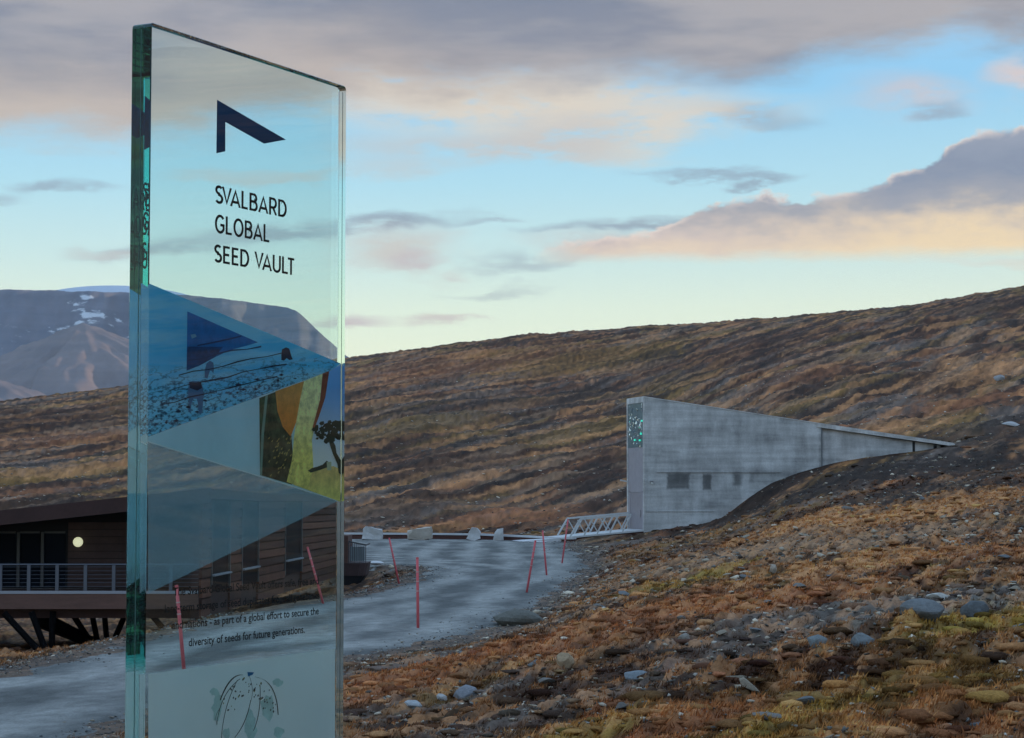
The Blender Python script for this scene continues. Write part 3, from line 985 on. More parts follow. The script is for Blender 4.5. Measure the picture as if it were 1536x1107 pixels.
# ================================================================== steel footbridge to the door
M_white = material('galvanised_paint', (.50, .52, .54), .5, .1, var=.12, vscale=3)
M_rust = material('rusty_beam', (.085, .035, .03), .8, .1, var=.3, vscale=2)
BR = thing('footbridge', V0, PHI, 'short pale steel truss footbridge leading up to the vault door', 'bridge')
L0, L1 = -.11, -5.6
zb0, zb1 = .02, vloc(852, 807)[1] + .0
def bz(s): return zb0 + (zb1 - zb0) * (s - L0) / (L1 - L0)
MB().prism([(L0, -.05, bz(L0) - .02), (L1, -.05, bz(L1) - .02), (L1, -.05, bz(L1) + .10), (L0, -.05, bz(L0) + .10)],
           [(L0, 3.9, bz(L0) - .02), (L1, 3.9, bz(L1) - .02), (L1, 3.9, bz(L1) + .10), (L0, 3.9, bz(L0) + .10)]).build('deck', M_white, BR)
for yy in (.15, 3.6):
    MB().bar((L0, yy, bz(L0) - .22), (L1 - .6, yy, bz(L1) - .28), .16, .36).build('girder', M_rust, BR)
for yy in (.06, 3.7):
    tz = 1.22
    e0 = L0 if yy > 1 else -1.04
    MB().bar((e0, yy, bz(e0) + tz + .05), (L1 + .75, yy, bz(L1) + tz + .12), .10, .12).build('top_chord', M_white, BR)
    pts = [L0 - .05, -1.2, -1.25, -2.3, -2.35, -3.4, -3.45, -4.55]
    MB().bar((L1 + .75, yy, bz(L1) + tz + .10), (L1 + .02, yy, bz(L1) + .1), .11, .11).build('end_post', M_white, BR)
    for k in range(4):
        a0 = e0 - .03 - k * (L1 * -1 - .75 + e0) / 4.0
        MB().bar((a0, yy + .001 * k, bz(a0) + tz), (a0 - .62, yy, bz(a0 - .62) + .11), .09, .10).build('diagonal', M_white, BR)
        MB().bar((a0 - .52, yy + .012, bz(a0) + .11), (a0 - 1.10, yy + .012, bz(a0 - 1.1) + tz), .06, .06).build('brace', M_white, BR)

# ================================================================== edge beam round the turning area
M_top = material('pale_beam_top', (.52, .53, .56), .8, var=.15, vscale=1)
GB = thing('edge_beam', P(700, 808, 152), 0, 'long low rust-dark beam with a pale top along the far edge of the turning area', 'guard rail')
gb_pts = [(60, 806.0, 153), (300, 806.5, 153), (523, 807.5, 152.6), (640, 808, 152.2), (720, 809, 151), (790, 812, 149.2), (845, 815, 146.6), (862, 815, 146.0)]
gp = [P(*p) - GB.location for p in gb_pts]
for i in range(len(gp) - 1):
    a, b = gp[i], gp[i + 1]
    up_ = Vector((0, 0, 1))
    MB().bar(a + up_ * .16 - up_ * .1, b + up_ * .16 - up_ * .1, .25, .44).build('beam', M_rust, GB)
    MB().bar(a + up_ * .355, b + up_ * .355, .42, .13).build('beam_cap', M_top, GB)
# approach ramp joining beam and bridge
ra, rb = P(858, 813, 146.2) - V0, None
RP = MB()
inv = Matrix.Rotation(-PHI, 3, 'Z')
def toV(p): return inv @ (p - V0)
pA, pB = toV(P(780, 813.5, 146.0)), Vector((L1 - .02, -.05, bz(L1)))
RP.prism([(pA.x, pA.y, pA.z - .35), (pB.x, pB.y, pB.z - .35), (pB.x, pB.y, pB.z + .09), (pA.x, pA.y, pA.z + .03)],
         [(pA.x, pA.y + 3.9, pA.z - .35), (pB.x, pB.y + 3.9, pB.z - .35), (pB.x, pB.y + 3.9, pB.z + .09), (pA.x, pA.y + 3.9, pA.z + .03)])
RP.build('ramp', M_top, BR)

# ================================================================== rocks
def rock_bm(seed, sub=2, rough=.28, sx=1, sy=1, sz=1, cut=5):
    bm = bmesh.new()
    bmesh.ops.create_icosphere(bm, subdivisions=sub, radius=.5)
    rs = random.Random(seed)
    planes = []
    for k in range(cut):
        d = Vector((rs.gauss(0, 1), rs.gauss(0, 1), rs.gauss(0, .8))).normalized()
        planes.append((d, rs.uniform(.28, .42)))
    for v in bm.verts:
        nz = mnoise.noise(v.co * 2.2 + Vector((seed * 3.1, 0, 0)))
        v.co *= 1 + nz * rough
        for d, k in planes:
            e = v.co.dot(d)
            if e > k: v.co -= d * (e - k) * .92
        v.co = Vector((v.co.x * sx, v.co.y * sy, v.co.z * sz))
    return bm

def rock_obj(name, seed, m, dims, sub=2, parent=None, **kw):
    bm = rock_bm(seed, sub, **kw)
    for v in bm.verts:
        v.co = Vector((v.co.x * dims[0], v.co.y * dims[1], v.co.z * dims[2]))
    me = bpy.data.meshes.new(name)
    bm.to_mesh(me)
    bm.free()
    return link_mesh(name, me, m, parent)

M_boul = material('pale_boulder', (.46, .46, .47), .85, var=.25, vscale=1.5, bump=.03, bscale=6)
M_boul2 = material('tan_boulder', (.44, .40, .36), .85, var=.3, vscale=1.5, bump=.03, bscale=6)

def block(name, pts, depth, m, seed, label):
    """angular boulder: outline in photo pixels, real depth behind it, chipped"""
    d0 = 149.0
    cx = sum(p[0] for p in pts) / len(pts)
    cyb = max(p[1] for p in pts)
    base = P(cx, cyb, d0)
    rs = random.Random(seed)
    fr = [P(x, y, d0 + rs.uniform(-.12, .12)) - base for x, y in pts]
    mid = [Vector((v.x * 1.05, depth * .45, v.z * 1.03)) for v in fr]
    bk = [Vector((v.x * .9 + rs.uniform(-.08, .08), depth + rs.uniform(-.15, .15), v.z * .9)) for v in fr]
    mb = MB()
    n = len(pts)
    mb.add(fr + mid + bk, [tuple(range(n))[::-1], tuple(range(2 * n, 3 * n))] +
           [(k, (k + 1) % n, n + (k + 1) % n, n + k) for k in range(n)] + [(n + k, n + (k + 1) % n, 2 * n + (k + 1) % n, 2 * n + k) for k in range(n)])
    me = bpy.data.meshes.new(name)
    me.from_pydata(mb.v, [], mb.f)
    bm = bmesh.new(); bm.from_mesh(me)
    bmesh.ops.recalc_face_normals(bm, faces=bm.faces)
    bmesh.ops.triangulate(bm, faces=bm.faces[:])
    bmesh.ops.subdivide_edges(bm, edges=bm.edges[:], cuts=2, use_grid_fill=True)
    for v in bm.verts:
        v.co += Vector((mnoise.noise(v.co * 1.7 + Vector((seed, 0, 0))), mnoise.noise(v.co * 1.7 + Vector((0, seed, 0))), mnoise.noise(v.co * 1.7 + Vector((0, 0, seed))))) * .10
    bm.to_mesh(me); bm.free()
    o = link_mesh(name, me, m)
    o.location = base
    return tagit(o, label, 'boulder', 'boulders along the far edge of the turning area')

block('boulder', [(543, 809), (545, 794), (549, 790), (573, 795), (572, 809)], 1.0, M_boul, 1, 'big square pale boulder at the left end of the edge beam')
block('boulder', [(611, 809), (612, 797), (620, 794), (646, 791), (648, 808), (636, 810)], 1.1, M_boul2, 2, 'widest boulder by the edge beam, flat topped and tan below')
block('boulder', [(699, 808), (703, 800), (708, 792), (715, 793), (721, 800), (720, 808), (710, 811)], .9, M_boul, 3, 'rounded pale boulder by the edge beam, left of the narrow pointed one')
block('boulder', [(740, 811), (742, 800), (745, 794), (754, 792), (755, 811)], .7, M_boul, 4, 'narrow upright boulder with a slanted top nearest the footbridge')
sp = P(806, 812.5, 142)
sl_o = rock_obj('stone_slab', 9, M_top, (1.5, .8, .16), rough=.1, cut=3)
sl_o.location = (sp.x, sp.y, ROADZ + .06)
tagit(sl_o, 'flat pale slab lying on the gravel before the footbridge ramp', 'stone slab')
sp = road_pt(563, 847)
sl_o = rock_obj('stone_slab', 12, M_top, (.85, .6, .22), rough=.1, cut=3)
sl_o.location = (sp[0], sp[1], ROADZ + .08)
tagit(sl_o, 'pale slab on the gravel beside the balcony of the service building', 'stone slab')

# ================================================================== red snow stakes
M_red = material('red_stake_paint', (.62, .11, .13), .6, var=.15, vscale=8)
M_refl = material('reflective_band', (.55, .30, .30), .4, .1)
def stake(top, bot, label):
    bx, by = road_pt(bot[0], bot[1]) if bot[2] is None else (None, None)
    if bx is None:
        p = P(bot[0], bot[1], bot[2]); bx, by, bz_ = p.x, p.y, p.z
    else:
        bz_ = ROADZ
    tp = P(top[0], top[1], by + (top[2] if len(top) > 2 else 0))
    base = Vector((bx, by, bz_))
    o = thing('snow_stake', base, 0, label, 'snow stake', 'red snow stakes along the gravel road')
    v = tp - base
    MB().tube([-v * .12, v * .5, v], [.041, .039, .035], 8).build('pole', M_red, o, smooth=True)
    for k in (.52, .66, .80):
        MB().tube([v * k, v * (k + .018)], .044, 8).build('reflective_band', M_refl, o)
    MB().tube([v * .995, v * 1.02], .038, 8).build('cap', M_red, o)
stake((584, 808), (598, 873, None), 'red stake leaning left at the far roadside just right of the sign')
stake((626, 838), (627, 941, None), 'upright red stake standing in the middle of the road bend')
stake((803, 812), (790, 889, None), 'red stake tilted to the right at the top, on the outer side of the bend')
stake((814, 797), (820, 863, None), 'slim red stake tilted left by the bend, second from the footbridge')
stake((852, 780), (843, 845, None), 'red stake in front of the footbridge end')
stake((461, 822), (484, 905, None), 'strongly leaning red stake seen through the glass sign against the wooden wall')
stake((264, 880), (275, 1004, None), 'nearest red stake seen through the lower left of the glass sign')

# ================================================================== service building on stilts
M_brown = material('weathered_larch', (.115, .062, .052), .75, var=.25, vscale=1.2, stretch=(1, 1, 5))
M_brownd = material('dark_timber', (.045, .022, .022), .8, var=.25, vscale=1.2)
M_wall = material('dark_interior_wall', (.012, .013, .018), .8)
M_glassd = material('dark_window_glass', (.006, .009, .016), .5, spec=.03)
M_frame = material('window_frame', (.06, .065, .075), .5)
M_railw = material('rail_metal', (.10, .115, .15), .5, .3)
M_strip = material('pale_deck_edge', (.27, .29, .34), .6)
M_plank = material('cladding_brown', (.06, .037, .038), .8, var=.25, vscale=2)
M_black = material('stilt_steel', (.003, .003, .004), .9, spec=.1)
D0 = 68.5
zP = lambda py, d=D0: T(py) * d
SB = thing('service_building', (0, D0, 0), 0, 'brown timber clad service building on black stilts with a long deck rail', 'building')
O = lambda x, y, z: (x, y - D0, z)
XL = -30.0
XC = (300 - 768) / F * D0
BE = Vector(((515 - 768) / F * 99, 99, 0))
def bxat(y): return XC + (BE.x - XC) * (y - D0) / (99 - D0)
z_deck = zP(887.5)
z_beam0, z_beam1 = zP(913), zP(890)
# fascia of the sloping roof
def roofz(px): return zP(766 - (20 / 186) * px)
xr = lambda px: (px - 768) / F * D0
zl = roofz(-577); zc = roofz(318)
fh = 22 / F * D0
MB().prism([O(xr(-577), D0 - .35, zl - fh), O(xr(318), D0 - .35, zc - fh), O(xr(318), D0 - .35, zc), O(xr(-577), D0 - .35, zl)],
           [O(xr(-577), D0 - .05, zl - fh), O(xr(318), D0 - .05, zc - fh), O(xr(318), D0 - .05, zc), O(xr(-577), D0 - .05, zl)]).build('fascia', M_brownd, SB)
# roof slab over the deck front, then over the long wing
ze = T(742) * 99
zbk = zl * 1.02 - .3
MB().prism([O(XL, D0 - .04, zl - .03), O(xr(318), D0 - .04, zc - .03), O(xr(318) + .6, D0 + 9, zc - .2), O(XL, D0 + 9, zbk)],
           [O(XL, D0 - .04, zl - .35), O(xr(318), D0 - .04, zc - .35), O(xr(318) + .6, D0 + 9, zc - .5), O(XL, D0 + 9, zbk - .3)]).build('roof', M_brownd, SB)
MB().prism([O(XC - 5, D0 + 9.01, zc - 1.1), O(xr(318) + .6, D0 + 9.01, zc - .2), O(BE.x + .02, 98.98, ze), O(BE.x - 6, 99.4, ze - 1.0)],
           [O(XC - 5, D0 + 9.01, zc - 1.4), O(xr(318) + .6, D0 + 9.01, zc - .5), O(BE.x + .02, 98.98, ze - .3), O(BE.x - 6, 99.4, ze - 1.3)]).build('roof', M_brownd, SB)
# recessed deck front
yw = D0 + 2.2
MB().prism([(XL, yw - D0 + .10, z_deck), (XC - .1, yw - D0 + .10, z_deck), (XC - .1, yw - D0 + .10, zc - .45), (XL, yw - D0 + .10, zl - .45)],
           [(XL, yw - D0 + .3, z_deck), (XC - .1, yw - D0 + .3, z_deck), (XC - .1, yw - D0 + .3, zc - .45), (XL, yw - D0 + .3, zl - .45)]).build('recessed_wall', M_wall, SB)
xp = lambda px, d: (px - 768) / F * d
for (a, b) in ((-260, -150), (-146, -60), (-56, 26), (30, 62), (66, 100)):
    w = MB().box(xp(a, yw), xp(b, yw), yw - D0 + .06, yw - D0 + .097, z_deck + .05, zP(800, yw)).build('window', M_glassd, SB)
    f = MB()
    f.box(xp(a, yw) - .05, xp(a, yw) + .05, yw - D0 - .02, yw - D0 + .058, z_deck + .05, zP(798, yw))
    f.build('frame', M_frame, w)
    MB().box(xp(a, yw) + .06, xp(b, yw) - .01, yw - D0, yw - D0 + .058, zP(800, yw), zP(797, yw)).build('lintel', M_frame, w)
nb = 9
for k in range(nb):
    z0 = z_deck + .03 + k * .25
    MB().box(xp(104, yw), XC - .15, yw - D0 + .02 - .006 * (k % 2), yw - D0 + .095, z0, z0 + .235).build('board', M_plank, SB)
# globe lamp
lp = P(117, 813, yw - .25)
lampo = thing('globe_lamp', lp - Vector((0, 0, .17)), 0, 'round pale yellow globe lamp glowing on the dark deck front', 'lamp')
bm = bmesh.new(); bmesh.ops.create_uvsphere(bm, u_segments=24, v_segments=14, radius=.17)
me = bpy.data.meshes.new('globe'); bm.to_mesh(me); bm.free()
gl = link_mesh('globe', me, material('lamp_globe', (.8, .78, .6), .4, emit=((.72, .74, .48), .75)), lampo, True)
gl.location = (0, 0, .17)
MB().tube([(0, .16, .17), (0, .36, .17)], .03, 8).build('bracket', M_frame, lampo)
# deck slab, beam, edge strip
MB().box(XL, XC, -.1, 2.3, z_deck - .16, z_deck - .02).build('deck', M_brownd, SB)
MB().box(XL, XC, -.22, -.102, z_deck - .06, z_deck + .035).build('deck_edge', M_strip, SB)
MB().box(XL, XC, -.20, -.02, z_beam0, z_deck - .064).build('edge_beam', M_brown, SB)
MB().box(XL, XC, .3, .7, zP(928), z_deck - .165).build('floor_beam', M_brownd, SB)
zf0, zf1 = zP(928) + .04, T(862) * 99 + .05
MB().prism([O(XL, D0 + .72, zf0), O(XC, D0 + .72, zf0), O(XC + .6, D0 + 7, zf0), O(XL, D0 + 7, zf0)],
           [O(XL, D0 + .72, z_deck - .17), O(XC, D0 + .72, z_deck - .17), O(XC + .6, D0 + 7, z_deck - .17), O(XL, D0 + 7, z_deck - .17)]).build('underfloor', M_brownd, SB)
MB().prism([O(XC - 4, D0 + 7.01, zf0), O(XC + .5, D0 + 7.01, zf0), O(BE.x - .05, 99, zf1), O(BE.x - 5, 99, zf1)],
           [O(XC - 4, D0 + 7.01, z_deck - .17), O(XC + .5, D0 + 7.01, z_deck - .17), O(BE.x - .05, 99, z_deck - .17), O(BE.x - 5, 99, z_deck - .17)]).build('underfloor', M_brownd, SB)
# rail
zr = zP(846.5)
MB().tube([O(XL, D0 - .16, zr), O(XC, D0 - .16, zr)], .028, 8).build('top_rail', M_railw, SB)
px = 3 - 42 * 14
while px < 300:
    x = xp(px, D0)
    MB().box(x - .055, x + .055, -.20, -.14, z_deck + .036, zr - .02).build('rail_post', M_railw, SB)
    px += 42.2
for k in range(1, 7):
    zz = z_deck + .05 + (zr - z_deck) * k / 7
    MB().tube([O(XL, D0 - .17, zz), O(XC, D0 - .17, zz)], .006, 4).build('rail_wire', M_railw, SB)

# long side wall with tall windows; boards run between them
zt_side = lambda y: zc - .35 + (ze - .3 - zc + .35) * (y - D0) / (99.4 - D0)
zb_side = lambda y: zP(928) + (T(862) * 99 - zP(928)) * (y - D0) / (99 - D0)
sdv = Vector((BE.x - XC, 99 - D0, 0)).normalized()
snv = Vector((sdv.y, -sdv.x, 0))            # outward, to the right
def side_panel(name, y0, y1, z00, z01, z10, z11, out0, out1, m, parent=SB):
    a, b = Vector((bxat(y0), y0 - D0, 0)), Vector((bxat(y1), y1 - D0, 0))
    A_ = [a + snv * out0 + Vector((0, 0, z00)), b + snv * out0 + Vector((0, 0, z10)), b + snv * out0 + Vector((0, 0, z11)), a + snv * out0 + Vector((0, 0, z01))]
    B2 = [p + snv * (out1 - out0) for p in A_]
    return MB().prism(A_, B2).build(name, m, parent)
side_panel('side_wall', D0 + .02, 98.9, zb_side(D0), zt_side(D0), zb_side(99), zt_side(99), -.3, 0, M_brownd)
wins = [(70.0, 72.8), (75.0, 77.9), (83.5, 87.2)]
for (y0, y1) in wins:
    w = side_panel('window', y0, y1, z_deck - .1, T(745) * y0, z_deck - .1, T(745) * y1, .004, .05, M_glassd)
    side_panel('frame', y0 - .12, y0 - .002, z_deck - .1, T(745) * y0 + .1, z_deck - .1, T(745) * y0 + .1, .004, .12, M_frame, w)
    side_panel('frame', y1 + .002, y1 + .12, z_deck - .1, T(745) * y1 + .1, z_deck - .1, T(745) * y1 + .1, .004, .12, M_frame, w)
    side_panel('sill', y0, y1, z_deck + .44, z_deck + .50, z_deck + .44, z_deck + .50, .052, .20, M_strip, w)
segs = [(D0 + .03, wins[0][0] - .13), (wins[0][1] + .13, wins[1][0] - .13), (wins[1][1] + .13, wins[2][0] - .13), (wins[2][1] + .13, 98.9)]
nbd = 12
M_boards = [material('larch_board', (.095, .034, .024), .75, var=.3, vscale=.9), material('larch_board_dark', (.055, .020, .016), .8, var=.3, vscale=.9), material('larch_board_light', (.130, .048, .032), .75, var=.3, vscale=.9)]
for (y0, y1) in segs:
    for k in range(nbd):
        h0 = lambda y, kk: zb_side(y) + .02 + (zt_side(y) - zb_side(y) - .04) * kk / nbd
        side_panel('board', y0, y1, h0(y0, k), h0(y0, k + 1) - .05, h0(y1, k), h0(y1, k + 1) - .05, .003, .07 + .02 * (k % 3), M_boards[(k * 7) % 3])
# end pod with balcony
ey = 98.0
ex0, ex1 = BE.x - .2, (553 - 768) / F * ey
zpb, zpt = T(863) * ey, T(844) * ey
pod = []
for (x, y) in ((ex0, ey - .6), (ex1 - .35, ey - .6), (ex1 - .1, ey - .45), (ex1, ey - .15), (ex1, ey + 2), (ex0, ey + 2)):
    pod.append((x, y - D0))
MB().prism([(x - .12 * (x > ex0 + .3), y, zpb) for x, y in pod], [(x, y, zpt) for x, y in pod]).build('balcony', M_plank, SB)
MB().prism([(x - .5 * (x > ex0 + .3), y + .1, zpb - .55) for x, y in pod], [(x - .12 * (x > ex0 + .3), y + .05, zpb - .004) for x, y in pod]).build('balcony_base', M_wall, SB)
MB().box(ex0, (524 - 768) / F * ey, ey - D0 - .55, ey - D0 + 2, zpt + .004, T(803) * ey).build('end_wall', M_brown, SB)
rx0, rx1 = (525 - 768) / F * ey, ex1 - .08
zrt, zrt2 = T(812) * ey, T(817) * ey
MB().bar((rx0, ey - D0 - .5, zrt), (rx1, ey - D0 - .5, zrt2), .07, .07).build('balcony_rail', M_frame, SB)
MB().bar((rx1, ey - D0 - .5, zrt2), (rx1, ey - D0 + 1.9, zrt2), .07, .07).build('balcony_rail', M_frame, SB)
for k in range(10):
    x = rx0 + (rx1 - rx0) * k / 9
    MB().bar((x, ey - D0 - .5, zpt + .004), (x, ey - D0 - .5, zrt + (zrt2 - zrt) * k / 9 - .04), .035, .035).build('baluster', M_railw if k % 3 else M_frame, SB)
MB().box(rx0 + .05, rx1 - .05, ey - D0 - .46, ey - D0 - .445, zpt + .1, zrt2 - .08).build('balcony_glass', material('pale_glass_panel', (.30, .38, .42), .25), SB)
# stilts
stilts = [((12, 926), (62, 980), 67.8), ((50, 926), (70, 980), 68.2), ((79, 926), (77, 980), 68.6), ((74, 926), (146, 964), 72), ((112, 926), (136, 963), 74), ((139, 926), (146, 962), 76), ((157, 926), (160, 960), 78),
          ((186, 926), (170, 962), 76), ((-60, 926), (-20, 990), 68), ((-20, 926), (-20, 990), 68.4), ((230, 926), (250, 950), 74), ((300, 926), (280, 945), 75)]
for (a, b, d) in stilts:
    pa, pb = P(a[0], a[1], d), P(b[0], b[1], d)
    v = (pb - pa)
    pa = pa - v.normalized() * .2
    pb = pb + v.normalized() * .6
    MB().tube([pa - Vector((0, D0, 0)), pb - Vector((0, D0, 0))], .11, 8).build('stilt', M_black, SB)
MB().bar(Vector(P(60, 933, 70)) - Vector((0, D0, 0)), Vector(P(150, 968, 73)) - Vector((0, D0, 0)), .3, .35).build('stilt_brace', M_black, SB)

# ================================================================== loose stones and low plants on the slope
def sample_view(n, d0, d1, pxa=-120, pxb=1660, power=1.0, want='rock', seed=1, gain=1.0, minsd=.2):
    r_ = np.random.default_rng(seed)
    px = r_.uniform(pxa, pxb, n * 5)
    d = np.exp(math.log(d0) + (math.log(d1) - math.log(d0)) * r_.random(n * 5) ** power)
    x, y = (px - 768) / F * d, d
    _, rock, veg = tundra(x, y)
    w = rock if want == 'rock' else veg
    ok = (r_.random(len(x)) < np.clip(w * gain, 0, 1)) & (road_sd(x, y) > minsd)
    ws = (x - V0.x) * SX + (y - V0.y) * SY
    ww = -(x - V0.x) * SY + (y - V0.y) * SX
    ok &= ~((ws > -6.5) & (ws < 23) & (ww > -.3) & (ww < 5))
    ok &= ~((x > XL) & (x < -6.6) & (y > 64) & (y < 101))
    x, y = x[ok][:n], y[ok][:n]
    return x, y

def ico(sub):
    bm = bmesh.new()
    bmesh.ops.create_icosphere(bm, subdivisions=sub, radius=1)
    v = np.array([tuple(q.co) for q in bm.verts])
    f = np.array([[q.index for q in t.verts] for t in bm.faces])
    bm.free()
    return v, f

def scatter(name, x, y, z, shapes, faces, dims, rot, tilt, cols, m, smooth=False):
    """many small solids in one mesh: shapes (k,nv,3), dims (n,3)"""
    r_ = np.random.default_rng(len(x))
    n = len(x)
    V = shapes[r_.integers(0, len(shapes), n)] * dims[:, None, :]
    if tilt is not None:
        c, s_ = np.cos(tilt)[:, None], np.sin(tilt)[:, None]
        vx, vz = V[..., 0] * c - V[..., 2] * s_, V[..., 0] * s_ + V[..., 2] * c
        V = np.stack([vx, V[..., 1], vz], -1)
    c, s_ = np.cos(rot)[:, None], np.sin(rot)[:, None]
    vx, vy = V[..., 0] * c - V[..., 1] * s_, V[..., 0] * s_ + V[..., 1] * c
    V = np.stack([vx + x[:, None], vy + y[:, None], V[..., 2] + z[:, None]], -1)
    nv = V.shape[1]
    Fc = faces[None] + (np.arange(n) * nv)[:, None, None]
    co, fc = V.reshape(-1, 3).astype(np.float32), Fc.reshape(-1, faces.shape[1]).astype(np.int32)
    me = bpy.data.meshes.new(name)
    me.vertices.add(len(co)); me.vertices.foreach_set('co', co.ravel())
    me.loops.add(fc.size); me.loops.foreach_set('vertex_index', fc.ravel())
    me.polygons.add(len(fc)); me.polygons.foreach_set('loop_start', np.arange(len(fc), dtype=np.int32) * fc.shape[1])
    if smooth: me.polygons.foreach_set('use_smooth', np.ones(len(fc), bool))
    me.update(calc_edges=True)
    cc = cols if cols.ndim == 3 else np.repeat(cols[:, None, :], nv, 1)
    put_color(me, cc.reshape(-1, 3))
    return link_mesh(name, me, m)

def stone_shapes(k, sub, seed):
    v, f = ico(sub)
    r_ = np.random.default_rng(seed)
    out_ = []
    for i in range(k):
        q = v * (1 + r_.normal(0, .06, (len(v), 1)))
        for j in range(11):
            d_ = r_.normal(0, 1, 3); d_ /= np.linalg.norm(d_)
            e_ = q @ d_
            kk = r_.uniform(.34, .66)
            q = q - np.clip(e_ - kk, 0, None)[:, None] * d_ * .95
        out_.append(q * .5)
    return np.array(out_), f

M_stone = tinted('loose_stone', .9, 14.0, .30, .02, 16.0, .2)
STONE_C = np.array([(.16, .15, .145), (.20, .18, .16), (.11, .105, .105), (.26, .22, .17), (.14, .155, .165), (.07, .065, .065), (.34, .32, .29), (.48, .46, .42)])
def stone_cols(n, seed, p=(.22, .18, .18, .13, .12, .08, .07, .02)):
    r_ = np.random.default_rng(seed)
    c = STONE_C[r_.choice(8, n, p=p)]
    return c * r_.uniform(.75, 1.25, (n, 1))

shp1, fc1 = stone_shapes(10, 1, 3)
shp2, fc2 = stone_shapes(10, 2, 4)
# pebbles and rubble too many to count
for (nm, cnt, d0, d1, s0, s1, sh, fc, sd_) in (('loose_rubble', 24000, 13, 75, .03, .17, shp1, fc1, 21), ('far_rubble', 15000, 60, 400, .09, .40, shp1, fc1, 22)):
    x, y = sample_view(cnt, d0, d1, want='rock', seed=sd_, gain=.9, power=.9)
    r_ = np.random.default_rng(sd_)
    n = len(x)
    sz = s0 + (s1 - s0) * r_.random(n) ** 3.2
    dims = np.stack([sz * r_.uniform(.9, 1.7, n), sz * r_.uniform(.7, 1.2, n), sz * r_.uniform(.25, .65, n)], -1)
    z = height(x, y) + dims[:, 2] * .12
    o = scatter(nm, x, y, z, sh, fc, dims, r_.uniform(0, 6.28, n), r_.normal(0, .18, n), stone_cols(n, sd_) * np.array([1.10, 1.0, .88]), M_stone)
    tagit(o, 'rubble of small grey and tan stones strewn over the slope', kind='stuff')
r_ = np.random.default_rng(25)
vx = r_.uniform(-16, 8, 60000); vy = np.exp(r_.uniform(math.log(27), math.log(150), 60000))
vsd = road_sd(vx, vy)
ok = (vsd > -2.2) & (vsd < .6) & (r_.random(60000) < np.exp(vsd * 1.1)) & ~((vx < -6.6) & (vy > 64) & (vy < 101))
x, y = vx[ok][:7000], vy[ok][:7000]
n = len(x)
sz = (.02 + .05 * r_.random(n) ** 2) * (1 + y / 90)
dims = np.stack([sz * 1.3, sz, sz * .6], -1)
o = scatter('verge_gravel', x, y, np.maximum(height(x, y), ROADZ - .02) + .01, shp1, fc1, dims, r_.uniform(0, 6.28, n), r_.normal(0, .2, n), stone_cols(n, 26), M_stone)
tagit(o, 'loose gravel along the edge of the road', kind='stuff')
# small pale specks of quartz stones
x, y = sample_view(2600, 14, 330, want='rock', seed=33, gain=1.0, power=1.0)
n = len(x); r_ = np.random.default_rng(33)
sz = (.035 + .05 * r_.random(n) ** 2) * (1 + y / 60)
dims = np.stack([sz * r_.uniform(.9, 1.6, n), sz, sz * r_.uniform(.4, .8, n)], -1)
o = scatter('pale_pebbles', x, y, height(x, y) + dims[:, 2] * .2, shp1, fc1, dims, r_.uniform(0, 6.28, n), r_.normal(0, .2, n), stone_cols(n, 34, (0, .1, 0, .2, .05, 0, .4, .25)), M_stone)
tagit(o, 'small pale pebbles scattered over the tundra', kind='stuff')

# countable stones: one object each, sharing a few meshes
stone_me = []
for i in range(10):
    for j in range(3):
        me = bpy.data.meshes.new('stone')
        me.from_pydata((shp2[i] * 1.0).tolist(), [], fc2.tolist())
        cc = np.repeat(np.array([(.19, .18, .17), (.27, .23, .18), (.145, .155, .165)])[j][None], len(shp2[i]), 0)
        put_color(me, cc)
        me.materials.append(M_stone)
        stone_me.append(me)
x, y = sample_view(210, 16, 110, want='rock', seed=41, gain=.8, power=1.1, minsd=.6)
r_ = np.random.default_rng(41)
def stone_zone(px, py):
    if px < 125: return 'on the verge below the stilted building'
    if px < 360: return 'seen through the glass sign'
    if px < 640: return 'on the bank right of the sign'
    if py < 800: return 'on the dark scree by the vault' if px > 1000 else 'on the slope behind the boulders'
    if px < 900: return 'below the road bend' if py > 950 else 'on the verge of the road bend'
    if py < 870: return 'in the tan grass below the vault'
    if py < 980: return 'in the grey rubble at right' if px > 1180 else 'in rusty grass mid slope'
    return 'among yellow moss at lower right' if px > 1180 else 'in dark heather at the bottom'
used_labels, used_first, used_ang = {}, {}, {}
stone_sizes = r_.uniform(.10, .26, len(x)) * (1 + y / 75)
for i in range(len(x)):
    s_ = float(stone_sizes[i])
    mi = int(r_.integers(0, 30))
    wide, nar = float(r_.uniform(.9, 1.7)), float(r_.uniform(.7, 1.1))
    dz = s_ * float(r_.uniform(.3, .6))
    rots = (r_.normal(0, .15), r_.normal(0, .15), r_.uniform(0, 6.28))
    gz_ = ground(x[i], y[i])
    size_px = s_ * wide / y[i] * F
    word = ('small' if size_px < 14 else 'middling' if size_px < 24 else 'large')
    shape = 'flat stone' if dz < s_ * .38 else ('long stone' if wide > 1.4 else 'angular stone')
    hue = ('plain grey', 'tan', 'blue-grey')[mi % 3]
    lab = '%s %s %s %s' % (word, hue, shape, stone_zone(768 + x[i] / y[i] * F, 729 - gz_ / y[i] * F))
    used_labels[lab] = used_labels.get(lab, 0) + 1
    if used_labels[lab] > 2: continue
    if used_labels[lab] == 2:
        lab += ', farther than its match' if y[i] > used_first[lab] else ', nearer than its match'
    else:
        used_first[lab] = y[i]
    o = bpy.data.objects.new('stone', stone_me[mi])
    o.scale = (s_ * wide, s_ * nar, dz)
    o.rotation_euler = rots
    o.location = (x[i], y[i], gz_ + dz * .15)
    COL.objects.link(o)
    tagit(o, lab, 'stone', 'loose stones on the tundra slope')
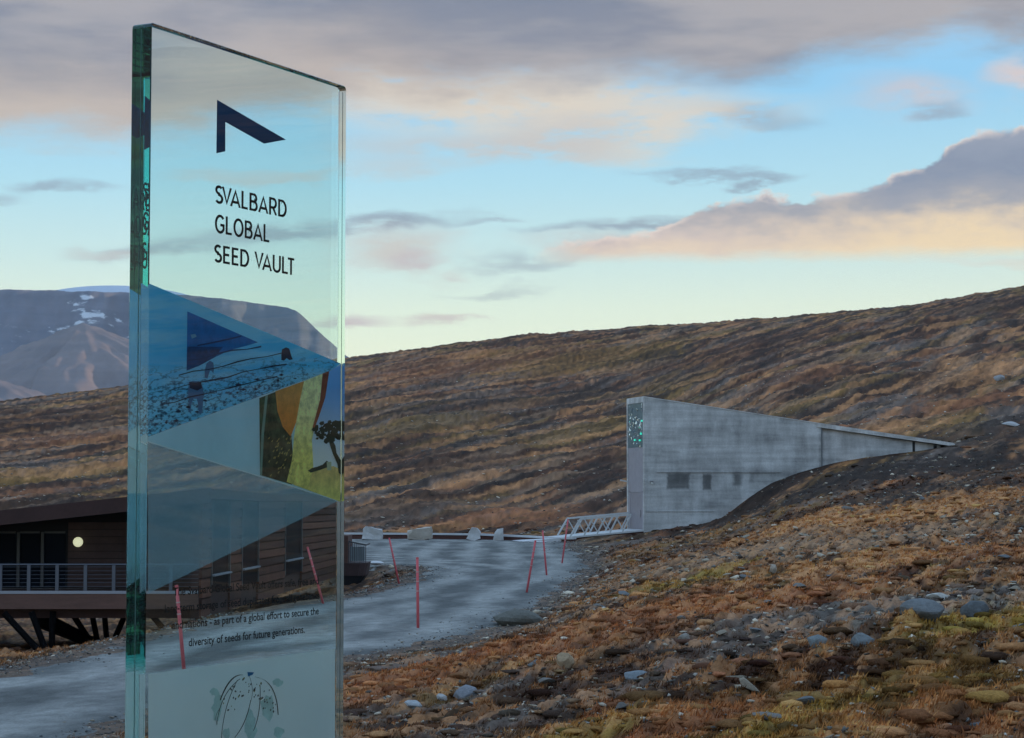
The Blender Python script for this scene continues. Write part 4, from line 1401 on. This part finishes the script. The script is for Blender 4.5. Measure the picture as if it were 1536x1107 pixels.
def big_stone(px, py, wpx, hpx, col, label, seed, flatness=1.0):
    p = at(px, py)
    w = wpx / F * p.y
    h = hpx / F * p.y
    bm = rock_bm(seed, 3, rough=.34, cut=16)
    for v in bm.verts:
        v.co = Vector((v.co.x * w * 1.15, v.co.y * w * .8, v.co.z * h * 1.5))
    me = bpy.data.meshes.new('stone')
    bm.to_mesh(me); bm.free()
    put_color(me, np.repeat(np.array(col)[None], len(me.vertices), 0))
    o = link_mesh('stone', me, M_stone)
    o.location = (p.x, p.y, p.z + h * .25)
    o.rotation_euler = (0, .05, random.uniform(-.3, .3))
    tagit(o, label, 'stone')
big_stone(848, 1003, 30, 22, (.36, .27, .18), 'tan blocky stone standing alone on the rusty slope right of the sign', 51)
big_stone(700, 1045, 44, 16, (.20, .21, .24), 'broad grey slab of rock in the rubble near the foot of the road bank', 52)
big_stone(618, 1062, 36, 12, (.34, .36, .38), 'light grey flat stone nearest the foot of the sign', 53)
big_stone(660, 1052, 18, 10, (.38, .38, .38), 'small pale pointed stone between the two flat grey slabs', 54)
big_stone(1225, 969, 30, 18, (.17, .195, .21), 'rounded blue-grey stone, left of a similar broader one', 55)
big_stone(1292, 966, 40, 18, (.17, .19, .205), 'broad blue-grey stone right of the rounded one, above the moss', 56)
big_stone(1385, 928, 70, 26, (.15, .16, .17), 'large slate coloured outcrop stone in the grey rubble band', 57)
big_stone(1462, 926, 50, 24, (.10, .11, .12), 'dark rounded stone above the bright green moss on the right', 58)
big_stone(955, 1022, 40, 18, (.20, .23, .26), 'cracked bluish slab on the lower middle slope', 59)
big_stone(1408, 898, 30, 9, (.45, .45, .43), 'flat nearly white stone above the slate coloured outcrop', 60)
big_stone(1025, 968, 20, 16, (.24, .22, .20), 'upright brownish block on the middle of the slope', 61)
big_stone(1500, 573, 18, 9, (.30, .30, .31), 'pale block high on the hillside near the right border', 62)
big_stone(775, 938, 80, 26, (.13, .13, .12), 'low rounded mound of rock at the outer edge of the road bend', 63)
big_stone(1516, 640, 26, 7, (.42, .42, .43), 'pale thin slab on the dark scree above the vault roof tip', 64)
big_stone(1160, 858, 14, 12, (.36, .31, .26), 'pointed pale tan stone beside the green moss streak', 65)

# heather and moss cushions
v1, f1 = ico(2)
v1 = v1.copy()
cush = []
for i in range(8):
    r_ = np.random.default_rng(300 + i)
    nz = np.array([mnoise.noise(Vector(q) * 1.9 + Vector((i * 5.0, 0, 0))) + .5 * mnoise.noise(Vector(q) * 5 + Vector((i * 5.0, 0, 0))) for q in v1])
    cush.append(v1 * (1 + nz[:, None] * .38) * .5)
cush = np.array(cush)
M_cush = tinted('cushion_plants', 1.0, 22.0, .55, .035, 30.0, .05)
x, y = sample_view(11000, 13, 170, want='veg', seed=61, gain=.9, power=1.1, minsd=.35)
n = len(x); r_ = np.random.default_rng(61)
sz = (.05 + .20 * r_.random(n) ** 3.0) * (1 + y / 90)
dims = np.stack([sz * r_.uniform(.9, 1.8, n), sz * r_.uniform(.9, 1.5, n), sz * r_.uniform(.28, .5, n)], -1)
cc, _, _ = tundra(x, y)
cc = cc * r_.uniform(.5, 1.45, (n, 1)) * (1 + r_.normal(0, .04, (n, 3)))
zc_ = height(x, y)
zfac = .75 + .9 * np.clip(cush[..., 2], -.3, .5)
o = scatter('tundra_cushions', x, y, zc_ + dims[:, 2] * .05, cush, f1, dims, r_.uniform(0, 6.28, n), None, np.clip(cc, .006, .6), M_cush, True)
tagit(o, 'low cushions of heather and moss covering the slope', kind='stuff')

# grass blades
x, y = sample_view(60000, 12.5, 125, want='veg', seed=71, gain=1.0, power=1.0, minsd=.3)
n = len(x); r_ = np.random.default_rng(71)
NBL = 5
X5, Y5 = np.repeat(x, NBL), np.repeat(y, NBL)
z5 = np.repeat(height(x, y), NBL)
N5 = len(X5)
a5, l5 = r_.uniform(0, 6.28, N5), r_.uniform(.25, 1.0, N5)
h5 = (.018 + .055 * r_.random(N5)) * (1 + Y5 / 130)
w5 = .007 * (1 + Y5 / 30)
ox, oy = r_.normal(0, .035, N5), r_.normal(0, .035, N5)
bx_, by_ = X5 + ox, Y5 + oy
wa = r_.uniform(0, 3.14, N5)
p0 = np.stack([bx_ - np.cos(wa) * w5, by_ - np.sin(wa) * w5, z5 - .01], -1)
p1_ = np.stack([bx_ + np.cos(wa) * w5, by_ + np.sin(wa) * w5, z5 - .01], -1)
p2_ = np.stack([bx_ + np.cos(a5) * l5 * h5 + .35 * h5, by_ + np.sin(a5) * l5 * h5, z5 + h5], -1)
co = np.stack([p0, p1_, p2_], 1).reshape(-1, 3).astype(np.float32)
me = bpy.data.meshes.new('grass')
me.vertices.add(len(co)); me.vertices.foreach_set('co', co.ravel())
me.loops.add(len(co)); me.loops.foreach_set('vertex_index', np.arange(len(co), dtype=np.int32))
me.polygons.add(N5); me.polygons.foreach_set('loop_start', np.arange(N5, dtype=np.int32) * 3)
me.update(calc_edges=True)
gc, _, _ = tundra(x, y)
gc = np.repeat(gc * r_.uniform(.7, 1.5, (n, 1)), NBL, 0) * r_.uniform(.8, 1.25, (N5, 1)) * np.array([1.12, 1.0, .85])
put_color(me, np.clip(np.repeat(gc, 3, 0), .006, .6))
M_blade = tinted('dry_grass', .9, 6.0, .2, 0, 1.0, .1)
o = link_mesh('tundra_grass', me, M_blade)
tagit(o, 'short dry rust coloured grass growing in patches on the slope', kind='stuff')

# ================================================================== air between us and the far mountains
M_haze = bpy.data.materials.new('haze_air')
M_haze.use_nodes = True
for n in list(M_haze.node_tree.nodes): M_haze.node_tree.nodes.remove(n)
nh = N(M_haze.node_tree)
pv = nh.new('ShaderNodeVolumePrincipled')
pv.inputs['Color'].default_value = (.62, .80, 1.0, 1)
pv.inputs['Density'].default_value = 2.8e-5
oh = nh.new('ShaderNodeOutputMaterial')
nh.link(pv.outputs[0], oh.inputs['Volume'])
hz = MB().box(-8500, 8500, -60, 8300, -151, 860).build('haze', M_haze)
tagit(hz, 'thin blue evening haze filling the valley air', kind='stuff')

# ================================================================== the glass sign
SD = 2.5
f0 = P(220, 729, SD)
f1 = P(517, 729, SD * 1.1636)
SU = Vector((f1.x - f0.x, f1.y - f0.y, 0))
SW = SU.length
SU.normalize()
SN = Vector((SU.y, -SU.x, 0))                 # outward normal of the front, towards the camera side
TH = .0150
IOR = 1.5
sbase = Vector((f0.x, f0.y, ground(f0.x, f0.y) - .02))
SIGN = thing('glass_sign', sbase, math.atan2(SU.y, SU.x), 'tall slab of green-edged laminated glass printed with lettering and photographs', 'sign')
print('sign width', SW, 'base', sbase, 'N', SN)

def sg(px, py, e=0.0):
    """photo pixel -> (u, z) on a plane e metres inside the glass, following the refracted ray"""
    v = ray(px, py).normalized()
    k = Vector((f0.x, f0.y, 0)).dot(SN) / v.dot(SN)
    p = v * k
    ci = -v.dot(SN)
    vt = v + SN * ci
    ft = vt / IOR
    fn = math.sqrt(1 - ft.length_squared)
    dr = ft - SN * fn
    p = p + dr * (e / fn)
    q_ = p - sbase
    return (q_.dot(SU), q_.z)

ZT = sg(228, 33)[1]
M_glass = bpy.data.materials.new('tinted_glass')
M_glass.use_nodes = True
ng = N(M_glass.node_tree)
for n in list(M_glass.node_tree.nodes): M_glass.node_tree.nodes.remove(n)
gb = ng.new('ShaderNodeBsdfGlass')
gb.inputs['IOR'].default_value = IOR
gb.inputs['Roughness'].default_value = 0.0
gb.inputs['Color'].default_value = (1, 1, 1, 1)
va = ng.new('ShaderNodeVolumeAbsorption')
va.inputs['Color'].default_value = (.0, .80, .74, 1)
va.inputs['Density'].default_value = 5.6
og = ng.new('ShaderNodeOutputMaterial')
ng.link(gb.outputs[0], og.inputs['Surface'])
ng.link(va.outputs[0], og.inputs['Volume'])

def pane(y0, y1):
    mb = MB().box(0, SW, y0, y1, 0, ZT)
    me = bpy.data.meshes.new('glass_pane')
    me.from_pydata(mb.v, [], mb.f)
    bm = bmesh.new(); bm.from_mesh(me)
    bmesh.ops.recalc_face_normals(bm, faces=bm.faces)
    # rounded top corners, then a fine arris all round
    ce = [e for e in bm.edges if abs(e.verts[0].co.z - ZT) < 1e-5 and abs(e.verts[1].co.z - ZT) < 1e-5 and abs(e.verts[0].co.x - e.verts[1].co.x) < 1e-5]
    bmesh.ops.bevel(bm, geom=ce, offset=.006, segments=4, affect='EDGES', profile=.5)
    le = [e for e in bm.edges if e.is_manifold and e.calc_face_angle(0) > .6]
    bmesh.ops.bevel(bm, geom=le, offset=.0012, segments=1, affect='EDGES')
    bm.to_mesh(me); bm.free()
    return link_mesh('glass_pane', me, M_glass, SIGN)
pane(0, 2 * TH)
M_seam = material('interlayer', (.05, .12, .12), .4)
MB().box(-.0003, .0004, TH - .0004, TH + .0006, .02, ZT - .008).build('interlayer', M_seam, SIGN)
MB().box(SW - .0004, SW + .0003, TH - .0004, TH + .0006, .02, ZT - .008).build('interlayer', M_seam, SIGN)

def ink(name, col, rough=.6, noise_=None):
    return material(name, col, rough, var=(noise_ or 0), vscale=60)

def backing(pts, m, name='print_backing'):
    """the same print seen from the rear sheet of glass"""
    flat(name, pts, TH + .0006, m)

def flat(name, pts, e, m, parent=SIGN, raw=False):
    uz = [(max(u, .0016), z) for u, z in (pts if raw else [sg(x, y, e) for x, y in pts])]
    uz = [(min(u, SW - .0016), z) for u, z in uz]
    return MB().poly([(u, e, z) for u, z in uz]).build(name, m, parent)

E0 = TH - .0006
M_navy = ink('navy_ink', (.004, .055, .17))
M_black_ink = ink('black_ink', (.006, .006, .010))
flat('logo', [(325.5, 149.5), (429, 209.5), (396, 215.5), (338, 183), (338, 227), (324.5, 230)], E0, M_navy)

def lettering(name, text, x0, x1, ybase, captop, e, m, weight=0.0, label=None):
    """one printed line; starts at photo x0, ends at x1, baseline row at x0, cap top row at x0"""
    cu = bpy.data.curves.new(name, 'FONT')
    cu.body = text
    cu.size = 1.0
    cu.offset = weight
    tmp = bpy.data.objects.new(name, cu)
    COL.objects.link(tmp)
    dg = bpy.context.evaluated_depsgraph_get()
    me = bpy.data.meshes.new_from_object(tmp.evaluated_get(dg))
    bpy.data.objects.remove(tmp)
    n = len(me.vertices)
    co = np.empty(n * 3)
    me.vertices.foreach_get('co', co)
    co = co.reshape(-1, 3)
    u0, zb = sg(x0, ybase, e)
    _, zt_ = sg(x0, captop, e)
    # end: same height, other x
    u1, _ = sg(x1, ybase, e)
    xmin, xmax = co[:, 0].min(), co[:, 0].max()
    u = u0 + (co[:, 0] - xmin) / (xmax - xmin) * (u1 - u0)
    z = zb + co[:, 1] / .73 * (zt_ - zb)
    me.vertices.foreach_set('co', np.stack([u, np.full(n, e), z], -1).astype(np.float32).ravel())
    me.materials.clear()
    o = link_mesh(name, me, m, SIGN)
    if label: o['label'] = label
    return o
# stroke drawn capitals in the narrow geometric style of the heading
def _arc(cx, cy, rx, ry, a0, a1, n=14):
    return [(cx + rx * math.cos(R(a0 + (a1 - a0) * i / n)), cy + ry * math.sin(R(a0 + (a1 - a0) * i / n))) for i in range(n + 1)]
GL = {
    'S': (.50, [_arc(.25, .745, .19, .19, 35, 270, 14) + _arc(.25, .275, .21, .21, 90, -150, 14)[0:]]),
    'V': (.60, [[(.03, 1), (.30, .02), (.57, 1)]]),
    'A': (.64, [[(.02, 0), (.32, .98), (.62, 0)], [(.13, .27), (.51, .27)]]),
    'L': (.46, [[(.065, 1), (.065, .06), (.44, .06)]]),
    'B': (.56, [[(.065, 0), (.065, 1)], [(.065, .94), (.29, .94)] + _arc(.29, .735, .18, .205, 90, -90, 10) + [(.065, .53)], [(.065, .53), (.31, .53)] + _arc(.31, .295, .20, .235, 90, -90, 10) + [(.065, .06)]]),
    'R': (.56, [[(.065, 0), (.065, 1)], [(.065, .94), (.29, .94)] + _arc(.29, .685, .20, .255, 90, -90, 10) + [(.065, .43)], [(.28, .43), (.51, 0)]]),
    'D': (.62, [[(.065, 0), (.065, 1)], [(.065, .94), (.24, .94)] + _arc(.24, .5, .32, .44, 90, -90, 14) + [(.065, .06)]]),
    'G': (.66, [_arc(.36, .5, .30, .45, 42, 325, 22) + [(.605, .46), (.37, .46)]]),
    'O': (.72, [_arc(.36, .5, .30, .45, 0, 360, 28)]),
    'E': (.50, [[(.46, .94), (.065, .94), (.065, .06), (.47, .06)], [(.065, .51), (.42, .51)]]),
    'U': (.60, [[(.065, 1), (.065, .36)] + _arc(.30, .30, .235, .255, 180, 360, 14)[0:] + [(.535, .36), (.535, 1)]]),
    'T': (.50, [[(.0, .94), (.50, .94)], [(.25, .94), (.25, 0)]]),
}
def ribbon(pts, w):
    pts = [Vector((p[0], p[1])) for p in pts]
    L, Rr = [], []
    closed = (pts[0] - pts[-1]).length < 1e-4
    for i, p in enumerate(pts):
        a = pts[i - 1] if i > 0 else (pts[-2] if closed else p - (pts[1] - p))
        b = pts[i + 1] if i < len(pts) - 1 else (pts[1] if closed else p + (p - pts[-2]))
        d1, d2 = (p - a).normalized(), (b - p).normalized()
        n1, n2 = Vector((-d1.y, d1.x)), Vector((-d2.y, d2.x))
        m_ = (n1 + n2)
        m_ = m_.normalized() if m_.length > .2 else n1
        k = w / 2 / max(m_.dot(n1), .32)
        L.append(p + m_ * k); Rr.append(p - m_ * k)
    return L, Rr
KERN = ('SV', 'VA', 'LT', 'BA', 'AL')[:2] + ('LT',)
def heading(text, x0, x1, ybase, captop, e, m, sw=.15):
    mb = MB()
    u0, zb = sg(x0, ybase, e)
    _, zt_ = sg(x0, captop, e)
    u1, _ = sg(x1, ybase, e)
    adv = sum((GL[c][0] if c != ' ' else .22) + .10 for c in text) - .10
    adv -= .13 * sum(text[i:i + 2] in KERN for i in range(len(text)))
    k = (u1 - u0) / adv
    h = zt_ - zb
    cx, layer = 0, 0
    prev = ''
    for c in text:
        if c == ' ':
            cx += .32; prev = ''; continue
        if prev + c in KERN: cx -= .13
        prev = c
        w, strokes = GL[c]
        for sk in strokes:
            L, Rr = ribbon(sk, sw)
            for j in range(len(L) - 1):
                q_ = [L[j], L[j + 1], Rr[j + 1], Rr[j]]
                mb.add([(u0 + (cx + p.x) * k, e - layer * 1.2e-5, zb + max(min(p.y, 1.0 if c not in 'SGOU' else 1.03), 0 if c not in 'SGOU' else -.03) * h) for p in q_], [(0, 1, 2, 3)])
            layer = (layer + 1) % 4
        cx += w + .10
    return mb.build('lettering', m, SIGN)
heading('SVALBARD', 323, 430, 304.5, 277, E0, M_black_ink)
heading('GLOBAL', 322.5, 404.5, 348.5, 321, E0, M_black_ink)
heading('SEED VAULT', 321.5, 441.5, 393, 366, E0, M_black_ink)
lettering('small_print', 'The Svalbard Global Seed Vault offers safe, free and', 260, 478, 893.5, 881, E0, M_black_ink, .018)
lettering('small_print', 'long-term storage of seed duplicates from all genebanks', 247, 479, 919.0, 906.5, E0, M_black_ink, .018)
lettering('small_print', 'and nations - as part of a global effort to secure the', 258, 478, 944.0, 931.5, E0, M_black_ink, .018)
lettering('small_print', 'diversity of seeds for future generations.', 283, 457, 969.5, 957, E0, M_black_ink, .018)

# ---- printed photograph 1: blue snow slope with a wedge building and grazing reindeer
def snow_print():
    m = bpy.data.materials.new('blue_snow_print')
    m.use_nodes = True
    n = N(m.node_tree)
    b = m.node_tree.nodes['Principled BSDF']
    b.inputs['Roughness'].default_value = .7
    co = n.new('ShaderNodeTexCoord').outputs['Object']
    x, y, z = n.sep(co)
    zr_ = n.m('SUBTRACT', z, sg(222, 600, E0)[1])
    tilt = n.m('SUBTRACT', zr_, n.m('MULTIPLY', x, .10))
    soft = n.noise(n.comb(n.m('MULTIPLY', x, 3), 0, n.m('MULTIPLY', tilt, 30)), 1.0, 4, .6)
    c = n.ramp(n.sstep(zr_, -.05, .16, 0, 1, 'LINEAR'), [(0, (.24, .74, .98)), (.45, (.10, .60, .97)), (1, (.06, .58, .95))])
    c = n.mix(n.m('MULTIPLY', n.sstep(soft, .42, .60), .6), c, (.42, .80, .97))
    spk = n.noise(n.comb(n.m('MULTIPLY', x, 90), 0, n.m('MULTIPLY', tilt, 230)), 1.0, 5, .7)
    lowm = n.sstep(tilt, .035, -.005)
    c = n.mix(n.m('MULTIPLY', n.sstep(spk, .50, .60), n.m('MULTIPLY', lowm, .85)), c, (.004, .03, .10))
    ridge = n.m('ABSOLUTE', n.m('SUBTRACT', n.noise(n.comb(n.m('MULTIPLY', x, 14), 0, n.m('MULTIPLY', tilt, 60)), 1.0, 4, .6), .5))
    c = n.mix(n.m('MULTIPLY', n.sstep(ridge, .03, .0), n.m('MULTIPLY', n.sstep(tilt, .05, .02), .7)), c, (.004, .03, .10))
    n.link(c, b.inputs['Base Color'])
    return m
p1 = flat('printed_photo', [(222, 424.5), (517.5, 546), (495, 556), (222, 655)], E0 + .0002, snow_print())
# stretch the left border to the very edge of the pane
backing([(222, 424.5), (517.5, 546), (495, 556), (222, 655)], bpy.data.materials['blue_snow_print'])
p1['label'] = 'blue printed photo of a snowy slope with a wedge shaped building and reindeer'
ep = E0 - .0001
flat('building_print', [(281, 467), (387, 513.5), (368, 519), (345, 525), (322, 536), (300, 548), (280, 556)], ep, ink('print_dark_blue', (.008, .17, .48), noise_=.25), p1)
for k in range(5):
    flat('panel_print', [(288 + k * 9, 524 + (k % 2)), (293 + k * 9, 524), (293 + k * 9, 531 - k * .6), (288 + k * 9, 531 - k * .6)], ep - .00015, M_navy, p1)
flat('wall_print', [(281, 520), (335, 520), (322, 536), (300, 548), (280, 556)], ep - .0001, ink('print_darker_blue', (.003, .07, .22), noise_=.4), p1)
flat('lamp_print', [(286, 502), (293, 501), (295, 505), (288, 508)], ep - .0001, ink('print_light', (.16, .40, .55)), p1)
M_deer = ink('print_reindeer_grey', (.08, .20, .38))
M_deerd = ink('print_reindeer_dark', (.006, .02, .06))
flat('reindeer_print', [(283, 573), (290, 571), (301, 573), (305, 583), (305, 600), (304, 612), (302, 621), (298, 619), (297, 606), (295, 598), (290, 598), (287, 606), (286, 618), (288, 622), (283, 617), (284, 604), (282, 592)], ep, M_deer, p1)
flat('reindeer_print', [(284, 573), (302, 574), (303, 582), (296, 586), (285, 582)], ep - .0001, M_deerd, p1)
flat('reindeer_print', [(310, 545), (315, 541), (320, 544), (321, 554), (320, 560), (317, 556), (315, 556), (311, 568), (307, 566), (307, 556)], ep, M_deer, p1)
flat('reindeer_print', [(423, 524), (429, 521), (434, 523), (437, 534), (439, 539), (434, 540), (430, 537), (426, 541), (422, 540), (422, 531)], ep, M_deerd, p1)
rs = random.Random(3)
for k in range(26):
    x_ = rs.uniform(228, 440)
    y_ = 655 - (x_ - 222) * .36 - abs(rs.gauss(0, 20)) - 6
    if y_ < 560 + (440 - x_) * .1: continue
    w_ = rs.uniform(2, 6)
    flat('stone_print', [(x_, y_), (x_ + w_, y_ - rs.uniform(1, 3)), (x_ + w_ * 1.8, y_ - rs.uniform(-1, 1)), (x_ + w_, y_ + rs.uniform(1, 2.5))], ep, M_deerd, p1)
for k in range(5):
    x0_, y0_ = 240 + k * 14, 606 - k * 22
    pts = []
    for q_ in range(9):
        pts.append((x0_ + q_ * 22, y0_ - q_ * (5.2 - k * .2) + rs.uniform(-2, 2)))
    pts = [p for p in pts if p[0] < 505 and p[1] > 430 + (p[0] - 222) * .41 + 6]
    if len(pts) < 3: continue
    flat('ridge_print', pts + [(x, y + rs.uniform(.8, 2.6)) for x, y in reversed(pts)], ep - .00005 * (k + 1), M_deerd if k < 3 else M_navy, p1)

# ---- printed photograph 2
def grad(name, c0, c1, z0, z1, var=.0, vs=50):
    m = bpy.data.materials.new(name)
    m.use_nodes = True
    n = N(m.node_tree)
    b = m.node_tree.nodes['Principled BSDF']
    b.inputs['Roughness'].default_value = .7
    co = n.new('ShaderNodeTexCoord').outputs['Object']
    x, y, z = n.sep(co)
    c = n.mix(n.sstep(z, z0, z1), c0, c1)
    if var:
        k = n.sstep(n.noise(co, vs, 5, .65), .35, .65, 1 - var, 1 + var, 'LINEAR')
        c = _scale(n, c, k)
    n.link(c, b.inputs['Base Color'])
    return m
zz = lambda py: sg(470, py, E0)[1]
M_palep = grad('print_pale_sky', (.62, .86, .92), (.56, .82, .93), zz(750), zz(550), .06, 12)
p2 = flat('printed_photo', [(222, 662.5), (222, 655.3), (495, 556.3), (517.5, 546.5), (517.5, 753), (507, 749.8)], E0 + .0003, M_palep)
backing([(222, 662.5), (222, 655.3), (495, 556.3), (517.5, 546.5), (517.5, 753), (507, 749.8)], M_palep)
p2['label'] = 'printed photo of seeds pouring from a clay jar beside a tree'
e2 = E0 - .0001
flat('sky_print', [(494, 557), (517.5, 547), (517.5, 712), (466, 712), (468, 640)], e2, grad('print_blue_sky', (.88, .92, .92), (.16, .46, .92), zz(700), zz(570)), p2)
flat('ground_print', [(440, 727), (462, 702), (480, 704), (500, 699), (517.5, 704), (517.5, 752.5)], e2 - .0001, grad('print_field', (.92, .82, .22), (.85, .60, .20), zz(750), zz(700), .25, 60), p2)
flat('sack_print', [(389, 597), (418, 586), (424, 620), (437, 652), (440, 690), (438, 727), (390, 712.5)], e2, grad('print_dark_sack', (.07, .07, .035), (.06, .09, .04), zz(700), zz(600), .6, 90), p2)
flat('sack_edge_print', [(398, 594), (402, 592), (396, 650), (393, 713), (390, 712), (392, 650)], e2 - .0001, ink('print_sage', (.25, .38, .30)), p2)
flat('jar_print', [(413, 587), (466, 568), (457, 600), (444, 634), (436, 655), (424, 640), (416, 616)], e2 - .0002, grad('print_clay', (.90, .30, .05), (.80, .36, .09), zz(640), zz(580), .15, 70), p2)
flat('seed_print', [(456, 572), (490, 558), (484, 592), (474, 630), (468, 660), (470, 700), (462, 734), (430, 723), (438, 690), (441, 655), (444, 634), (450, 600)], e2 - .0003, grad('print_seeds', (.98, .84, .22), (1.0, .93, .44), zz(700), zz(600), .3, 110), p2)
flat('jar_print', [(484, 560.5), (494, 556.5), (488, 596), (478, 626), (469, 650), (469, 640), (480, 600)], e2 - .0004, grad('print_dark_clay', (.40, .09, .03), (.25, .05, .02), zz(640), zz(570), .2, 60), p2)
M_seedd = ink('print_seed_spots', (.55, .42, .12))
for k in range(40):
    x_, y_ = rs.uniform(402, 440), rs.uniform(655, 716)
    flat('seed_print', [(x_, y_), (x_ + 1.6, y_ - 2.4), (x_ + 3.2, y_ - 3.4), (x_ + 1.8, y_ + .4)], e2 - .0005, M_seedd if k % 2 else ink('print_seed_pale', (.38, .36, .18)) if k == 0 else M_seedd, p2)
M_tree = ink('print_tree', (.018, .035, .018))
for k in range(120):
    a_, r_ = rs.uniform(0, 6.28), rs.uniform(0, 1) ** .5
    x_, y_ = 494 + math.cos(a_) * r_ * 24, 648 + math.sin(a_) * r_ * 15
    if k % 3 == 0: x_, y_ = rs.uniform(500, 516), rs.uniform(630, 656)
    if x_ > 514: continue
    s_ = rs.uniform(2.0, 4.5)
    flat('tree_print', [(x_ + s_ * math.cos(t_) * rs.uniform(.6, 1.2), y_ + s_ * math.sin(t_) * rs.uniform(.5, 1.1)) for t_ in (0, 1, 2, 3.1, 4.2, 5.3)], e2 - .0005 - k * 4e-7, M_tree, p2)
flat('tree_print', [(491, 655), (497, 657), (503, 668), (505, 680), (512, 690), (514, 712), (508, 709), (506, 696), (499, 680)], e2 - .0006, M_tree, p2)
flat('bush_print', [(462, 706), (468, 702), (476, 700), (484, 697), (490, 691), (493, 693), (491, 701), (480, 705), (466, 709)], e2 - .0006, M_tree, p2)
flat('post_print', [(490, 693), (497, 692.5), (497, 705), (491, 705.5)], e2 - .0007, ink('print_post', (.55, .58, .38)), p2)

# ---- frosted see-through triangle
M_film = bpy.data.materials.new('frosted_blue_film')
M_film.use_nodes = True
nf = N(M_film.node_tree)
for n in list(M_film.node_tree.nodes): M_film.node_tree.nodes.remove(n)
tr_, df = nf.new('ShaderNodeBsdfTransparent'), nf.new('ShaderNodeBsdfDiffuse')
df.inputs[0].default_value = (.50, .74, .86, 1)
tl = nf.new('ShaderNodeBsdfTranslucent')
tl.inputs[0].default_value = (.50, .74, .86, 1)
m0 = nf.new('ShaderNodeMixShader')
m0.inputs[0].default_value = .45
nf.link(df.outputs[0], m0.inputs[1]); nf.link(tl.outputs[0], m0.inputs[2])
mx = nf.new('ShaderNodeMixShader')
mx.inputs[0].default_value = .30
nf.link(tr_.outputs[0], mx.inputs[1]); nf.link(m0.outputs[0], mx.inputs[2])
of = nf.new('ShaderNodeOutputMaterial')
nf.link(mx.outputs[0], of.inputs[0])
fl = flat('frosted_film', [(222, 663), (507, 751.5), (222, 890)], E0 + .0001, M_film)
backing([(222, 663), (507, 751.5), (222, 890)], M_film, 'film_backing')
fl['label'] = 'see-through blue grey triangle printed on the glass'
flat('white_line', [(222, 661.5), (507, 750), (507, 751.6), (222, 663.4)], E0 - .0002, ink('pale_line', (.85, .95, .95)))

# ---- lower white panel with the drawing
M_panel = grad('print_pale_panel', (.90, .93, .93), (.92, .95, .95), zz(1107), zz(980), .03, 8)
p3 = flat('printed_panel', [(222.5, 1011), (502.5, 973.2), (502.5, 1400), (222.5, 1480)], E0 + .0003, M_panel)
backing([(222.5, 1011), (502.5, 973.2), (502.5, 1400), (222.5, 1480)], M_panel)
p3['label'] = 'pale printed panel with an ink drawing of a dotted dome of stems'
e3 = E0 - .0001
M_ink = ink('brown_ink', (.035, .03, .025))
M_wash = ink('green_wash', (.52, .70, .68), noise_=.25)
def stroke(pts, w, m=None):
    n = len(pts)
    out_ = []
    for i, (x, y) in enumerate(pts):
        t_ = i / (n - 1)
        ww = w * (.35 + .65 * math.sin(math.pi * min(t_ * .8 + .15, 1)))
        out_.append((x - ww / 2, y)); 
    bk = [(x + w / 2, y + w * .3) for x, y in reversed(pts)]
    flat('ink_stroke', out_ + bk, e3 - .0002, m or M_ink, p3)
def arc(x0, y0, x1, y1, x2, y2, n=12):
    return [((1 - t) ** 2 * x0 + 2 * t * (1 - t) * x1 + t * t * x2, (1 - t) ** 2 * y0 + 2 * t * (1 - t) * y1 + t * t * y2) for t in [i / (n - 1) for i in range(n)]]
def blot(cx, cy, rx, ry, m, e, n=14):
    flat('wash', [(cx + rx * math.cos(6.283 * k / n) * rs.uniform(.65, 1.2), cy + ry * math.sin(6.283 * k / n) * rs.uniform(.65, 1.2)) for k in range(n)], e, m, p3)
blot(326, 1062, 8, 22, M_wash, e3); blot(322, 1038, 8, 6, M_wash, e3 - .00002); blot(402, 1060, 12, 20, M_wash, e3 - .00003); blot(417, 1024, 8, 6, M_wash, e3 - .00004); blot(376, 1088, 10, 22, M_wash, e3 - .00005)
blot(340, 1100, 6, 10, M_wash, e3 - .00006); blot(418, 1098, 8, 10, M_wash, e3 - .00007)
stroke(arc(364, 1012, 345, 1010, 330, 1050), 2.0); stroke(arc(360, 1018, 330, 1040, 325, 1087), 1.0); stroke(arc(356, 1020, 335, 1060, 332, 1107), .9)
stroke(arc(382, 1015, 415, 1018, 417, 1072), 1.8); stroke(arc(390, 1028, 392, 1070, 380, 1096), 1.1); stroke(arc(376, 1050, 370, 1085, 352, 1106), 1.1)
stroke(arc(374, 1014, 382, 1035, 376, 1052), .6); stroke(arc(330, 1062, 320, 1075, 326, 1086), .6)
flat('ink_stroke', [(371, 1008), (381, 1008.5), (379, 1012), (372, 1015)], e3 - .0002, ink('print_mid_blue', (.02, .16, .38)), p3)
M_dotd, M_doty = M_ink, ink('ochre_ink', (.30, .26, .08))
for k in range(58):
    a_ = rs.uniform(math.pi, 2 * math.pi); r_ = rs.uniform(.25, 1) ** .6
    x_, y_ = 372 + math.cos(a_) * r_ * 42, 1068 + math.sin(a_) * r_ * 52
    s_ = rs.uniform(.8, 1.5)
    flat('ink_dot', [(x_, y_), (x_ + s_, y_ - s_ * 1.6), (x_ + s_ * 1.9, y_ - s_ * .6), (x_ + s_ * .8, y_ + s_ * 1.4)], e3 - .0003, M_doty if k % 6 == 0 else M_dotd, p3)
